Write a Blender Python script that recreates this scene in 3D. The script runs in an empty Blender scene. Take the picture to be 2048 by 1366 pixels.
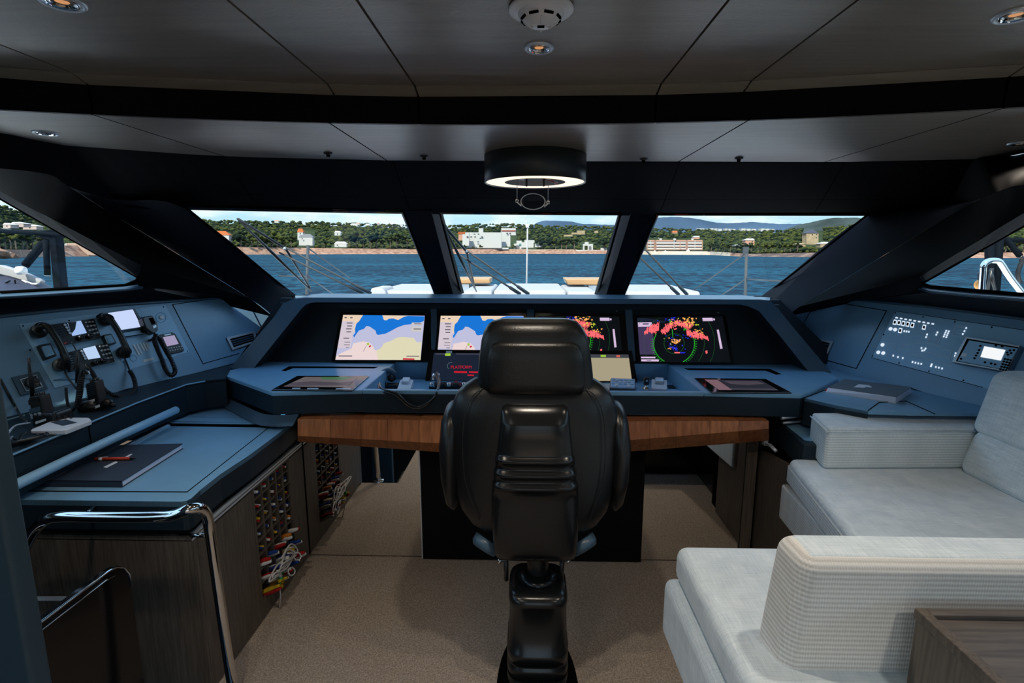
import bpy, math, random
from mathutils import Vector, Matrix
V = Vector
random.seed(7)
sc = bpy.context.scene
COL = sc.collection
# ------------------------------------------------------------------ camera
FPX = 1050.0
EYE = V((-0.03, 0.0, 1.62))
YAW, PITCH = math.radians(1.52), math.radians(9.73)
cd = bpy.data.cameras.new('camera'); cd.sensor_width = 36.0; cd.lens = 36.0*FPX/2048
cd.clip_start = 0.02; cd.clip_end = 30000
co = bpy.data.objects.new('camera', cd); COL.objects.link(co)
co.location = EYE; co.rotation_euler = (math.pi/2-PITCH, 0, YAW)
sc.camera = co
sc.view_settings.view_transform = 'Standard'; sc.view_settings.look = 'None'
sc.view_settings.exposure = 0.12; sc.view_settings.gamma = 1.0
sc.view_settings.use_curve_mapping = False
try:
    sc.cycles.use_denoising = True; sc.cycles.max_bounces = 10
    sc.cycles.diffuse_bounces = 5; sc.cycles.glossy_bounces = 5; sc.cycles.transparent_max_bounces = 16
    sc.cycles.sample_clamp_indirect = 6.0
    sc.cycles.caustics_reflective = False; sc.cycles.caustics_refractive = False
except Exception: pass
# ------------------------------------------------------------------ world
SKY_GAIN = 1.7
w = bpy.data.worlds.new('world'); sc.world = w; w.use_nodes = True
nt = w.node_tree; nt.nodes.clear()
def nn(nt, t, **k):
    n = nt.nodes.new(t)
    for a, b in k.items(): setattr(n, a, b)
    return n
out = nn(nt, 'ShaderNodeOutputWorld'); bg = nn(nt, 'ShaderNodeBackground')
tc = nn(nt, 'ShaderNodeTexCoord'); sep = nn(nt, 'ShaderNodeSeparateXYZ')
nt.links.new(tc.outputs['Generated'], sep.inputs[0])
ramp = nn(nt, 'ShaderNodeValToRGB')
cr = ramp.color_ramp
cr.elements[0].position = 0.0; cr.elements[0].color = (0.42, 0.50, 0.52, 1)
cr.elements[1].position = 1.0; cr.elements[1].color = (0.42, 0.88, 1.75, 1)
for p_, c_ in ((0.05, (0.34, 0.49, 0.57, 1)), (0.12, (0.38, 0.62, 0.80, 1)), (0.35, (0.45, 0.82, 1.30, 1))):
    e_ = cr.elements.new(p_); e_.color = c_
nt.links.new(sep.outputs['Z'], ramp.inputs[0])
mp = nn(nt, 'ShaderNodeMapping'); mp.inputs['Scale'].default_value = (6, 6, 26)
nt.links.new(tc.outputs['Generated'], mp.inputs[0])
noi = nn(nt, 'ShaderNodeTexNoise'); noi.inputs['Scale'].default_value = 1.3; noi.inputs['Detail'].default_value = 7
noi.inputs['Roughness'].default_value = 0.6
nt.links.new(mp.outputs[0], noi.inputs['Vector'])
cl = nn(nt, 'ShaderNodeValToRGB'); cl.color_ramp.elements[0].position = 0.44; cl.color_ramp.elements[1].position = 0.62
nt.links.new(noi.outputs['Fac'], cl.inputs[0])
mx = nn(nt, 'ShaderNodeMix', data_type='RGBA'); mx.inputs[7].default_value = (0.58, 0.61, 0.62, 1)
nt.links.new(cl.outputs[0], mx.inputs[0]); nt.links.new(ramp.outputs[0], mx.inputs[6])
nt.links.new(mx.outputs[2], bg.inputs[0]); bg.inputs[1].default_value = SKY_GAIN
nt.links.new(bg.outputs[0], out.inputs[0])
# ------------------------------------------------------------------ sun (high, from astern, lights the shore that faces the yacht)
sd = bpy.data.lights.new('sun', 'SUN'); sd.energy = 8.0; sd.angle = math.radians(0.6); sd.color = (1.0, 0.90, 0.76)
so = bpy.data.objects.new('sun', sd); COL.objects.link(so)
so.rotation_euler = V((-0.30, -0.62, 0.74)).to_track_quat('Z', 'Y').to_euler()

# ------------------------------------------------------------------ measuring: photograph pixel -> point on a real plane
_f = V((-math.sin(YAW)*math.cos(PITCH), math.cos(YAW)*math.cos(PITCH), -math.sin(PITCH)))
_r = V((math.cos(YAW), math.sin(YAW), 0)); _u = _r.cross(_f)
def ray(px, py): return _f + (px-1024)/FPX*_r + (683-py)/FPX*_u
def onZ(px, py, z):
    d = ray(px, py); return EYE + d*((z-EYE.z)/d.z)
def onY(px, py, y):
    d = ray(px, py); return EYE + d*((y-EYE.y)/d.y)
def onX(px, py, x):
    d = ray(px, py); return EYE + d*((x-EYE.x)/d.x)
class Plane:
    def __init__(s, p, a, b):            # p point, a/b directions in the plane
        s.p = V(p); s.n = V(a).cross(V(b)).normalized()
        if s.n.dot(EYE-s.p) < 0: s.n = -s.n
    def at(s, px, py, off=0.0):
        d = ray(px, py); q = s.p + s.n*off
        return EYE + d*((q-EYE).dot(s.n)/d.dot(s.n))
    def many(s, pts, off=0.0): return [s.at(x, y, off) for x, y in pts]
Z = lambda pts, z: [onZ(x, y, z) for x, y in pts]
Y = lambda pts, y: [onY(x, y, y_) for (x, y), y_ in zip(pts, [y]*len(pts))]
X = lambda pts, x: [onX(a, b, x) for a, b in pts]

# ------------------------------------------------------------------ objects
def wloc(o):
    p = V((0, 0, 0))
    while o is not None: p = p + o.location; o = o.parent
    return p
def tag(o, label=None, cat=None, group=None, kind=None):
    if label: o['label'] = label
    if cat: o['category'] = cat
    if group: o['group'] = group
    if kind: o['kind'] = kind
    return o
def thing(name, label, cat, loc, group=None):
    o = bpy.data.objects.new(name, None); o.empty_display_size = 0.02
    COL.objects.link(o); o.location = loc
    return tag(o, label, cat, group)
def mk(name, vs, fs, mat, parent=None, smooth=False, mi=None, bevel=0, seg=2, sub=0):
    vs = [V(v) for v in vs]
    if parent is None:
        n = len(vs); O = V((sum(v.x for v in vs)/n, sum(v.y for v in vs)/n, min(v.z for v in vs)))
    else: O = wloc(parent)
    me = bpy.data.meshes.new(name)
    me.from_pydata([v-O for v in vs], [], fs)
    for m in (mat if isinstance(mat, (list, tuple)) else [mat]): me.materials.append(m)
    if mi:
        for p, i in zip(me.polygons, mi): p.material_index = i
    if smooth:
        for p in me.polygons: p.use_smooth = True
    me.update()
    o = bpy.data.objects.new(name, me); COL.objects.link(o)
    if parent is None: o.location = O
    else: o.parent = parent
    if bevel:
        b = o.modifiers.new('bevel', 'BEVEL'); b.width = bevel; b.segments = seg; b.limit_method = 'ANGLE'; b.angle_limit = math.radians(35)
        for p in me.polygons: p.use_smooth = True
        try:
            o.modifiers.new('wn', 'WEIGHTED_NORMAL').keep_sharp = False
        except Exception: pass
    if sub:
        s_ = o.modifiers.new('sub', 'SUBSURF'); s_.levels = sub; s_.render_levels = sub
    return o
class MB:
    """collects several solids into one mesh part"""
    def __init__(s): s.v = []; s.f = []; s.m = []
    def add(s, vs, fs, m=0):
        b = len(s.v); s.v += [V(v) for v in vs]; s.f += [tuple(i+b for i in f) for f in fs]; s.m += [m]*len(fs); return s
    def build(s, name, mat, parent=None, **k): return mk(name, s.v, s.f, mat, parent, mi=s.m, **k)
def g_slab(pts, vec):
    n = len(pts); vec = V(vec)
    vs = [V(p) for p in pts] + [V(p)+vec for p in pts]
    fs = [tuple(range(n)), tuple(range(2*n-1, n-1, -1))]
    for i in range(n):
        j = (i+1) % n; fs.append((j, i, i+n, j+n))
    # orientation
    a = V((0, 0, 0))
    for i in range(n): a += vs[i].cross(vs[(i+1) % n])
    if a.dot(vec) > 0: fs = [tuple(reversed(f)) for f in fs]
    return vs, fs
def slab(name, pts, vec, mat, parent=None, **k):
    vs, fs = g_slab(pts, vec); return mk(name, vs, fs, mat, parent, **k)
def g_box(c, s, R=None):
    c = V(c); hx, hy, hz = s[0]/2, s[1]/2, s[2]/2
    vs = [V((x*hx, y*hy, z*hz)) for x in (-1, 1) for y in (-1, 1) for z in (-1, 1)]
    if R is not None: vs = [R @ v for v in vs]
    return [v+c for v in vs], [(0, 1, 3, 2), (4, 6, 7, 5), (0, 4, 5, 1), (2, 3, 7, 6), (0, 2, 6, 4), (1, 5, 7, 3)]
def box(name, c, s, mat, parent=None, R=None, **k):
    vs, fs = g_box(c, s, R); return mk(name, vs, fs, mat, parent, **k)
def box2(name, lo, hi, mat, parent=None, **k):
    lo, hi = V(lo), V(hi); return box(name, (lo+hi)/2, hi-lo, mat, parent, **k)
def spline(pts, n=6):
    pts = [V(p) for p in pts]; o = []
    for i in range(len(pts)-1):
        p0 = pts[max(i-1, 0)]; p1 = pts[i]; p2 = pts[i+1]; p3 = pts[min(i+2, len(pts)-1)]
        for k in range(n):
            t = k/n
            o.append(0.5*((2*p1)+(p2-p0)*t+(2*p0-5*p1+4*p2-p3)*t*t+(3*p1-p0-3*p2+p3)*t**3))
    o.append(pts[-1]); return o
def g_tube(pts, r, n=8, closed=False):
    pts = [V(p) for p in pts]; N = len(pts); vs = []; fs = []
    rr = r if isinstance(r, (list, tuple)) else [r]*N
    up = V((0, 0, 1)); nrm = None
    for i in range(N):
        a = pts[(i-1) % N] if (i or closed) else pts[0]
        b = pts[(i+1) % N] if (i < N-1 or closed) else pts[-1]
        t = (b-a)
        t = t.normalized() if t.length > 1e-9 else V((0, 0, 1))
        if nrm is None: nrm = t.orthogonal().normalized()
        nrm = (nrm - t*nrm.dot(t)); nrm = nrm.normalized() if nrm.length > 1e-6 else t.orthogonal().normalized()
        bn = t.cross(nrm)
        for k in range(n):
            an = 2*math.pi*k/n; vs.append(pts[i]+(nrm*math.cos(an)+bn*math.sin(an))*rr[i])
    for i in range(N if closed else N-1):
        for k in range(n):
            j = (i+1) % N; k2 = (k+1) % n
            fs.append((i*n+k, i*n+k2, j*n+k2, j*n+k))
    if not closed: fs += [tuple(range(n-1, -1, -1)), tuple(range((N-1)*n, N*n))]
    return vs, fs
def tube(name, pts, r, mat, parent=None, n=10, closed=False, smooth=True, **k):
    vs, fs = g_tube(pts, r, n, closed); return mk(name, vs, fs, mat, parent, smooth=smooth, **k)
def coil(pts, R, turns, n_per=10):
    """helix along a smooth path"""
    p = spline(pts, 24); L = [0]
    for a, b in zip(p, p[1:]): L.append(L[-1]+(b-a).length)
    out = []; N = int(turns*n_per); nrm = None; j = 0
    for i in range(N+1):
        s = L[-1]*i/N
        while j < len(L)-2 and L[j+1] < s: j += 1
        u = (s-L[j])/max(L[j+1]-L[j], 1e-9); q = p[j].lerp(p[j+1], u); t = (p[j+1]-p[j]).normalized()
        if nrm is None: nrm = t.orthogonal().normalized()
        nrm = (nrm-t*nrm.dot(t)).normalized(); bn = t.cross(nrm); a = 2*math.pi*i/n_per
        out.append(q+(nrm*math.cos(a)+bn*math.sin(a))*R)
    return out
def g_lathe(c, prof, n=32, axis=V((0, 0, 1))):
    c = V(c); axis = V(axis).normalized()
    a = axis.orthogonal().normalized() if abs(axis.z) < 0.999 else V((1, 0, 0)); b = axis.cross(a); vs = []; fs = []
    for r, h in prof:
        for k in range(n):
            t = 2*math.pi*k/n; vs.append(c+axis*h+(a*math.cos(t)+b*math.sin(t))*max(r, 1e-5))
    for i in range(len(prof)-1):
        for k in range(n):
            k2 = (k+1) % n; fs.append((i*n+k, i*n+k2, (i+1)*n+k2, (i+1)*n+k))
    return vs, fs
def lathe(name, c, prof, mat, parent=None, n=32, axis=(0, 0, 1), smooth=True, **k):
    vs, fs = g_lathe(c, prof, n, V(axis)); return mk(name, vs, fs, mat, parent, smooth=smooth, **k)
def disc(name, c, r, axis, h, mat, parent=None, n=20, **k):
    return lathe(name, c, [(0, 0), (r, 0), (r, h), (0, h)], mat, parent, n=n, axis=axis, smooth=False, **k)
def g_loft(rows, n=28, cap=True):
    """rows: (z, xc, yc, half width, half depth, exponent)"""
    vs = []; fs = []
    for (z, xc, yc, hw, hd, e) in rows:
        for k in range(n):
            t = 2*math.pi*k/n; c, s = math.cos(t), math.sin(t)
            vs.append(V((xc+hw*math.copysign(abs(c)**(2/e), c), yc+hd*math.copysign(abs(s)**(2/e), s), z)))
    for i in range(len(rows)-1):
        for k in range(n):
            k2 = (k+1) % n; fs.append((i*n+k, i*n+k2, (i+1)*n+k2, (i+1)*n+k))
    if cap: fs += [tuple(range(n-1, -1, -1)), tuple(range((len(rows)-1)*n, len(rows)*n))]
    return vs, fs
def loft(name, rows, mat, parent=None, n=28, **k):
    vs, fs = g_loft(rows, n); return mk(name, vs, fs, mat, parent, smooth=True, **k)
def lettering(name, s, origin, ax, up, size, mat, parent, extrude=0.0004, align='CENTER'):
    cu = bpy.data.curves.new(name, 'FONT'); cu.body = s; cu.size = size; cu.extrude = extrude; cu.align_x = align; cu.align_y = 'CENTER'
    cu.materials.append(mat); o = bpy.data.objects.new(name, cu); COL.objects.link(o)
    ax = V(ax).normalized(); up = V(up); up = (up-ax*up.dot(ax)).normalized(); nz = ax.cross(up)
    M = Matrix((ax, up, nz)).transposed().to_4x4()
    bpy.context.view_layer.update()
    me = bpy.data.meshes.new_from_object(o.evaluated_get(bpy.context.evaluated_depsgraph_get()))
    bpy.data.objects.remove(o)
    o = bpy.data.objects.new(name, me); COL.objects.link(o)
    o.parent = parent; o.matrix_basis = Matrix.Translation(V(origin)-wloc(parent)) @ M
    return o
def dup(root, loc, label=None):
    r = root.copy(); COL.objects.link(r); r.location = loc
    if label: r['label'] = label
    for ch in list(root.children):
        c = ch.copy(); COL.objects.link(c); c.parent = r
        for g in ch.children:
            d = g.copy(); COL.objects.link(d); d.parent = c
    return r

# ------------------------------------------------------------------ materials
def mat(name, col, rough=0.5, metal=0.0, spec=0.5, var=0.0, vscale=8.0, vstretch=(1, 1, 1), bump=0.0, bscale=200.0,
        bstretch=(1, 1, 1), coat=0.0, emit=None, estr=1.0, col2=None, alpha=None, sheen=0.0, bands=None, det=3, lo=.35, hi=.65):
    m = bpy.data.materials.new(name); m.use_nodes = True; nt = m.node_tree; b = nt.nodes['Principled BSDF']
    c = (*col, 1) if len(col) == 3 else col
    b.inputs['Base Color'].default_value = c; b.inputs['Roughness'].default_value = rough; b.inputs['Metallic'].default_value = metal
    b.inputs['Specular IOR Level'].default_value = spec; b.inputs['Coat Weight'].default_value = coat; b.inputs['Coat Roughness'].default_value = 0.08
    if sheen: b.inputs['Sheen Weight'].default_value = sheen
    if emit is not None:
        b.inputs['Emission Color'].default_value = (*emit, 1); b.inputs['Emission Strength'].default_value = estr
    tcn = None
    def coords(st):
        nonlocal tcn
        if tcn is None: tcn = nn(nt, 'ShaderNodeTexCoord')
        mp = nn(nt, 'ShaderNodeMapping'); mp.inputs['Scale'].default_value = st
        nt.links.new(tcn.outputs['Object'], mp.inputs[0]); return mp.outputs[0]
    if var > 0 or col2:
        no = nn(nt, 'ShaderNodeTexNoise'); no.inputs['Scale'].default_value = vscale; no.inputs['Detail'].default_value = det
        nt.links.new(coords(vstretch), no.inputs['Vector'])
        r = nn(nt, 'ShaderNodeValToRGB'); r.color_ramp.elements[0].position = lo; r.color_ramp.elements[1].position = hi
        c2 = col2 if col2 else tuple(min(1, x*(1+var)) for x in col); c1 = col if col2 else tuple(x*(1-var) for x in col)
        r.color_ramp.elements[0].color = (*c1, 1); r.color_ramp.elements[1].color = (*c2, 1)
        nt.links.new(no.outputs['Fac'], r.inputs[0]); nt.links.new(r.outputs[0], b.inputs['Base Color'])
    h = None
    if bump > 0:
        no = nn(nt, 'ShaderNodeTexNoise'); no.inputs['Scale'].default_value = bscale; no.inputs['Detail'].default_value = 4
        nt.links.new(coords(bstretch), no.inputs['Vector']); h = no.outputs['Fac']
        bp = nn(nt, 'ShaderNodeBump'); bp.inputs['Strength'].default_value = bump; bp.inputs['Distance'].default_value = 0.003
        nt.links.new(h, bp.inputs['Height']); nt.links.new(bp.outputs[0], b.inputs['Normal'])
    return m
def flat(name, col, s=1.0):                     # a lit picture element of a screen
    m = bpy.data.materials.new(name); m.use_nodes = True; nt = m.node_tree; b = nt.nodes['Principled BSDF']
    lin = tuple(((x/255)/12.92 if x/255 <= .04045 else ((x/255+.055)/1.055)**2.4) for x in col)
    b.inputs['Base Color'].default_value = (0.01, 0.01, 0.01, 1); b.inputs['Roughness'].default_value = 0.35; b.inputs['Specular IOR Level'].default_value = 0.2
    b.inputs['Emission Color'].default_value = (*lin, 1); b.inputs['Emission Strength'].default_value = s
    return m
def fabric(name, col, col2, mode, k=1.0):
    m = bpy.data.materials.new(name); m.use_nodes = True; nt = m.node_tree; b = nt.nodes['Principled BSDF']
    b.inputs['Roughness'].default_value = 0.9; b.inputs['Specular IOR Level'].default_value = 0.15; b.inputs['Sheen Weight'].default_value = 0.25
    tcn = nn(nt, 'ShaderNodeTexCoord')
    def noise(st, sc_=1.0, det=2):
        mp = nn(nt, 'ShaderNodeMapping'); mp.inputs['Scale'].default_value = st; nt.links.new(tcn.outputs['Object'], mp.inputs[0])
        no = nn(nt, 'ShaderNodeTexNoise'); no.inputs['Scale'].default_value = sc_; no.inputs['Detail'].default_value = det
        nt.links.new(mp.outputs[0], no.inputs['Vector']); return no.outputs['Fac']
    def math_(op, a, bb):
        n = nn(nt, 'ShaderNodeMath', operation=op)
        for i, q in enumerate((a, bb)):
            if isinstance(q, (int, float)): n.inputs[i].default_value = q
            else: nt.links.new(q, n.inputs[i])
        return n.outputs[0]
    def wave(axis, scale, dist=0.0):
        wv = nn(nt, 'ShaderNodeTexWave', wave_type='BANDS', bands_direction=axis); wv.inputs['Scale'].default_value = scale
        wv.inputs['Distortion'].default_value = dist; wv.inputs['Detail'].default_value = 1; wv.inputs['Detail Scale'].default_value = 3
        nt.links.new(tcn.outputs['Object'], wv.inputs['Vector']); return wv.outputs['Fac']
    if mode == 'rib':                            # ribs that run level round the cushion edge
        wz = wave('Z', 28*k, 0.35); st = wave('X', 55*k, 0.6); sy = wave('Y', 55*k, 0.6)
        h = math_('ADD', math_('MULTIPLY', wz, 0.8), math_('MULTIPLY', math_('MULTIPLY', st, sy), 0.45))
        h = math_('ADD', h, math_('MULTIPLY', noise((260, 260, 90)), 0.35)); lo, hi, dist = 0.10, 1.15, 0.0016
    else:                                        # linen crosshatch
        a = noise((420*k, 14, 14)); c = noise((14, 420*k, 14)); d = noise((14, 14, 420*k))
        h = math_('ADD', math_('ADD', a, c), math_('MULTIPLY', d, 0.8)); lo, hi, dist = 1.05, 1.75, 0.0015
    r = nn(nt, 'ShaderNodeMapRange'); r.inputs[1].default_value = lo; r.inputs[2].default_value = hi; nt.links.new(h, r.inputs[0])
    mx = nn(nt, 'ShaderNodeMix', data_type='RGBA'); mx.inputs[6].default_value = (*col2, 1); mx.inputs[7].default_value = (*col, 1)
    nt.links.new(r.outputs[0], mx.inputs[0]); nt.links.new(mx.outputs[2], b.inputs['Base Color'])
    bp = nn(nt, 'ShaderNodeBump'); bp.inputs['Strength'].default_value = 0.55; bp.inputs['Distance'].default_value = dist
    nt.links.new(h, bp.inputs['Height']); nt.links.new(bp.outputs[0], b.inputs['Normal'])
    return m
def loftstrip(name, A, B, m, parent=None, na=5, nc=4):
    A = spline(A, na); B = spline(B, na); n = len(A); vs = []; fs = []
    for k in range(nc+1):
        vs += [a.lerp(b, k/nc) for a, b in zip(A, B)]
    for k in range(nc):
        for i in range(n-1): fs.append((k*n+i, k*n+i+1, (k+1)*n+i+1, (k+1)*n+i))
    return mk(name, vs, fs, m, parent, smooth=True)
def glass(name, tint=(0.92, 0.97, 0.96), refl=0.06):
    m = bpy.data.materials.new(name); m.use_nodes = True; nt = m.node_tree; nt.nodes.clear()
    o = nn(nt, 'ShaderNodeOutputMaterial'); t = nn(nt, 'ShaderNodeBsdfTransparent'); t.inputs[0].default_value = (*tint, 1)
    g = nn(nt, 'ShaderNodeBsdfGlossy'); g.inputs['Roughness'].default_value = 0.02; mi = nn(nt, 'ShaderNodeMixShader')
    mi.inputs[0].default_value = refl
    nt.links.new(t.outputs[0], mi.inputs[1]); nt.links.new(g.outputs[0], mi.inputs[2]); nt.links.new(mi.outputs[0], o.inputs[0])
    return m
m_ceil = mat('ceiling_leather', (0.235, 0.200, 0.155), 0.34, spec=0.8, var=0.10, vscale=3, vstretch=(1, 14, 1), bump=0.25, bscale=60, bstretch=(1, 9, 9))
m_dark = mat('dark_lining_and_shade', (0.006, 0.006, 0.0065), 0.7, spec=0.06, bump=0.1, bscale=120)  # also the sloped ceiling leather, its shade put into the colour
m_pillar = mat('pillar_leather', (0.006, 0.0075, 0.012), 0.62, spec=0.08, bump=0.12, bscale=160)
m_black = mat('black_plastic', (0.010, 0.010, 0.011), 0.35, spec=0.5)
m_gloss = mat('black_gloss', (0.004, 0.004, 0.005), 0.10, spec=0.3, coat=0.1)
m_joint = mat('joint_black', (0.003, 0.003, 0.003), 0.9, spec=0.0)
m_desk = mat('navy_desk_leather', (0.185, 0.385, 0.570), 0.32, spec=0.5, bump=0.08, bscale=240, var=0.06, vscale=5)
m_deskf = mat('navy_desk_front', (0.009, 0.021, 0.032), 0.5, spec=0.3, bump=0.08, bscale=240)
m_panel = mat('console_panel', (0.185, 0.355, 0.520), 0.32, spec=0.5, bump=0.05, bscale=260, var=0.05, vscale=4)
m_plate = mat('instrument_plate', (0.32, 0.57, 0.80), 0.35, spec=0.5)
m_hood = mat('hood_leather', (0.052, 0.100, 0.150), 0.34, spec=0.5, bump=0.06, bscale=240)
m_recess = mat('recess_lining', (0.012, 0.020, 0.028), 0.55, spec=0.3)
m_chair = mat('chair_leather', (0.007, 0.0075, 0.0085), 0.33, spec=0.5, bump=0.18, bscale=220)
m_shell = mat('chair_shell', (0.008, 0.009, 0.010), 0.24, spec=0.5)
m_chrome = mat('polished_chrome', (0.72, 0.70, 0.68), 0.07, metal=1.0)
m_alu = mat('satin_aluminium', (0.62, 0.68, 0.74), 0.35, metal=0.45)
m_walnut = [mat('teak_veneer_%s' % n, (a, b, c), 0.38, spec=0.45, col2=(a*.62, b*.58, c*.52), vscale=6, vstretch=(9, 9, .8), bump=0.05, bscale=60, bstretch=(9, 9, 1), det=6)
            for n, a, b, c in (('light', .56, .205, .075), ('mid', .48, .17, .062), ('deep', .41, .14, .052))]
m_oak = mat('grey_oak_veneer', (0.125, 0.100, 0.080), 0.5, spec=0.35, col2=(0.075, 0.060, 0.048), vscale=9, vstretch=(14, 14, .7), bump=0.12, bscale=40, bstretch=(12, 12, .6), det=6)
m_oakh = mat('grey_oak_level_grain', (0.125, 0.105, 0.092), 0.45, spec=0.4, col2=(0.07, 0.058, 0.052), vscale=9, vstretch=(.7, 14, 14), bump=0.12, bscale=40, bstretch=(.6, 12, 12), det=6)
m_carpet = mat('beige_carpet', (0.50, 0.42, 0.345), 0.95, spec=0.05, col2=(0.27, 0.22, 0.18), vscale=170, det=5, lo=.3, hi=.6, bump=0.6, bscale=420)
m_mirror = mat('mirror_glass', (0.86, 0.86, 0.84), 0.012, metal=1.0)
m_linen = fabric('pale_linen', (0.80, 0.88, 0.93), (0.56, 0.66, 0.73), 'linen')
m_rib = fabric('pale_ribbed_fabric', (0.82, 0.88, 0.90), (0.54, 0.60, 0.62), 'rib')
m_ribn = fabric('warm_ribbed_fabric', (0.86, 0.85, 0.82), (0.58, 0.56, 0.53), 'rib', 1.0)
m_glass = glass('window_glass', (0.94, 0.985, 0.98), 0.03)
m_clear = glass('clear_glass', (0.85, 0.85, 0.80), 0.05)
m_white = mat('white_plastic', (0.78, 0.79, 0.82), 0.35)
m_bluekey = mat('pale_blue_key', (0.42, 0.55, 0.72), 0.4)
m_lamp = flat('lit_lamp', (215, 226, 238))
m_label = mat('white_label', (0.85, 0.86, 0.88), 0.6)
m_red = mat('red_plastic', (0.62, 0.05, 0.02), 0.35)
m_paper = mat('white_paper', (0.80, 0.82, 0.95), 0.8)
m_cover = mat('notebook_cover', (0.028, 0.040, 0.062), 0.55, spec=0.4)
m_cover2 = mat('grey_notebook_cover', (0.13, 0.155, 0.185), 0.5, spec=0.4)
m_gel = mat('gelcoat_white', (0.86, 0.84, 0.82), 0.4)
m_cush = mat('white_cushion', (0.31, 0.295, 0.29), 0.8)
m_teak = mat('pale_teak', (0.36, 0.20, 0.085), 0.5, var=0.08, vscale=4, vstretch=(1, 12, 12))

# ================================================================== SETTING
def S(o): o['kind'] = 'structure'; return o
PL = Plane((-1.97, 2.555, .95), (0.35, 1, 0), (-0.15, 0, .40))       # port console face
PR = Plane((1.97, 2.555, .95), (-0.35, 1, 0), (0.15, 0, .40))        # starboard console face
def wplane(p, q, lean):
    a, b = onZ(*p, 1.45), onZ(*q, 1.45); return Plane(a, b-a, (lean, 0, 1))
WL = wplane((0, 585), (250, 570), .25); WR = wplane((2048, 591), (1860, 574), -.25)
# floor: carpet, with the stair opening to port; below it the dark stairwell
fv = [(-.93, -4, 0), (2.75, -4, 0), (2.75, 1, 0), (2.2, 2.60, 0), (-2.2, 2.60, 0), (-2.5, 1.66, 0), (-.93, 1.66, 0)]
S(slab('floor', fv, (0, 0, -.06), m_carpet))
st = S(box2('floor_stairwell', (-2.5, -4, -1.5), (-.93, 1.7, -1.45), m_dark))
S(box2('wall_stairwell', (-2.5, 1.66, -1.5), (-1.19, 1.70, 0.0), m_oak))
def strip(name, A, B, m, parent=None, th=None, **k):
    n = len(A); vs = list(A)+list(B); fs = [(i, i+1, n+i+1, n+i) for i in range(n-1)]
    return mk(name, vs, fs, m, parent, **k)
# hull sides, front wall and aft bulkhead
def side_wall(sg, nm):
    P = [V((sg*1.95, 3.85, 0)), V((sg*2.26, 2.75, 0)), V((sg*2.55, 1.9, 0)), V((sg*2.78, 1.0, 0)), V((sg*2.78, -.5, 0)), V((sg*2.78, -.52, 0)), V((sg*2.78, -4, 0))]
    vs = []; fs = []
    for i, p in enumerate(P): vs += [p+V((0, 0, -1.5)), p+V((0, 0, 1.30 if i < 3 else 1.38 if i < 5 else 1.0))]
    for i in range(6): fs.append((2*i, 2*i+2, 2*i+3, 2*i+1))
    o = mk(nm, vs, fs, m_pillar); sol = o.modifiers.new('t', 'SOLIDIFY'); sol.thickness = 0.04; sol.offset = sg
    S(o); return o
side_wall(-1, 'wall_left'); side_wall(1, 'wall_right')
S(box2('wall_front', (-1.85, 3.78, -.1), (1.85, 3.84, 1.30), m_dark))
wb = S(slab('wall_back', [(-2.78, -4, -1.5), (-.9, -4, -1.5), (-.9, -4, 2.2), (-2.78, -4, 2.2)], (0, -.06, 0), m_oak))
slab('panel', [(.9, -4, 0), (2.78, -4, 0), (2.78, -4, 2.2), (.9, -4, 2.2)], (0, -.06, 0), m_oak, wb)
# ---- roof with its lining panels
roof = S(slab('ceiling', [(-2.9, -4.15, 2.16), (2.9, -4.15, 2.16), (2.6, 1.0, 2.16), (2.3, 2.35, 2.16), (1.6, 2.75, 2.10), (-1.6, 2.75, 2.10), (-2.3, 2.35, 2.16), (-2.6, 1.0, 2.16)], (0, 0, .10), m_joint))
XS = [-2.35, -1.27, -.61, -.36, .36, .61, 1.27, 2.35]
lip = lambda x: 1.705-0.095*x*x
G = 0.003
for a, b in zip(XS, XS[1:]):
    a1, b1 = a+G, b-G
    slab('panel', [(a1, -4, 2.10), (b1, -4, 2.10), (b1, lip(b1)-.055, 2.10), (a1, lip(a1)-.055, 2.10)], (0, 0, .02), m_ceil, roof)
    slab('lip_panel', [(a1, lip(a1)-.050, 2.099), (b1, lip(b1)-.050, 2.099), (b1, lip(b1), 2.084), (a1, lip(a1), 2.084)], (0, 0, .02), m_ceil, roof)
XS2 = [-1.98, -1.27, -.63, -.36, .36, .63, 1.27, 1.98]
for a, b in zip([-2.2, -1.27, -.36, .36, 1.27], [-1.27, -.36, .36, 1.27, 2.2]):
    n = 5; xs = [a+G+(b-a-2*G)*i/n for i in range(n+1)]
    strip('step_panel', [V((x, lip(x), 2.086)) for x in xs], [V((x, lip(x)+.006, 2.004)) for x in xs], m_dark, roof)
Z2 = 2.005
TT = [(250, 130, 291), (520, 440, 313), (820, 785, 321), (1068, 1068, 322.5), (1320, 1360, 323), (1630, 1690, 324), (1885, 1950, 318)]
def tpx(px):
    for (a, u, v), (b, u2, v2) in zip(TT, TT[1:]):
        if px <= b or b == 1885: f = (px-a)/(b-a); return (u+(u2-u)*f, v+(v2-v)*f)
_bk = [onZ(*tpx(250+i*81.75), Z2) for i in range(21)]
def brk(x):
    if x <= _bk[0].x: return _bk[0].y
    for p, q in zip(_bk, _bk[1:]):
        if x <= q.x: return p.y+(q.y-p.y)*(x-p.x)/(q.x-p.x)
    return _bk[-1].y
for a, b in zip([-1.95, -1.27, -.63, .63, 1.27], [-1.27, -.63, .63, 1.27, 1.95]):
    n = 6; xs = [a+G+(b-a-2*G)*i/n for i in range(n+1)]
    strip('forward_panel', [V((x, lip(x), Z2)) for x in xs], [V((x, brk(x), Z2)) for x in xs], m_ceil, roof)
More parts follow.
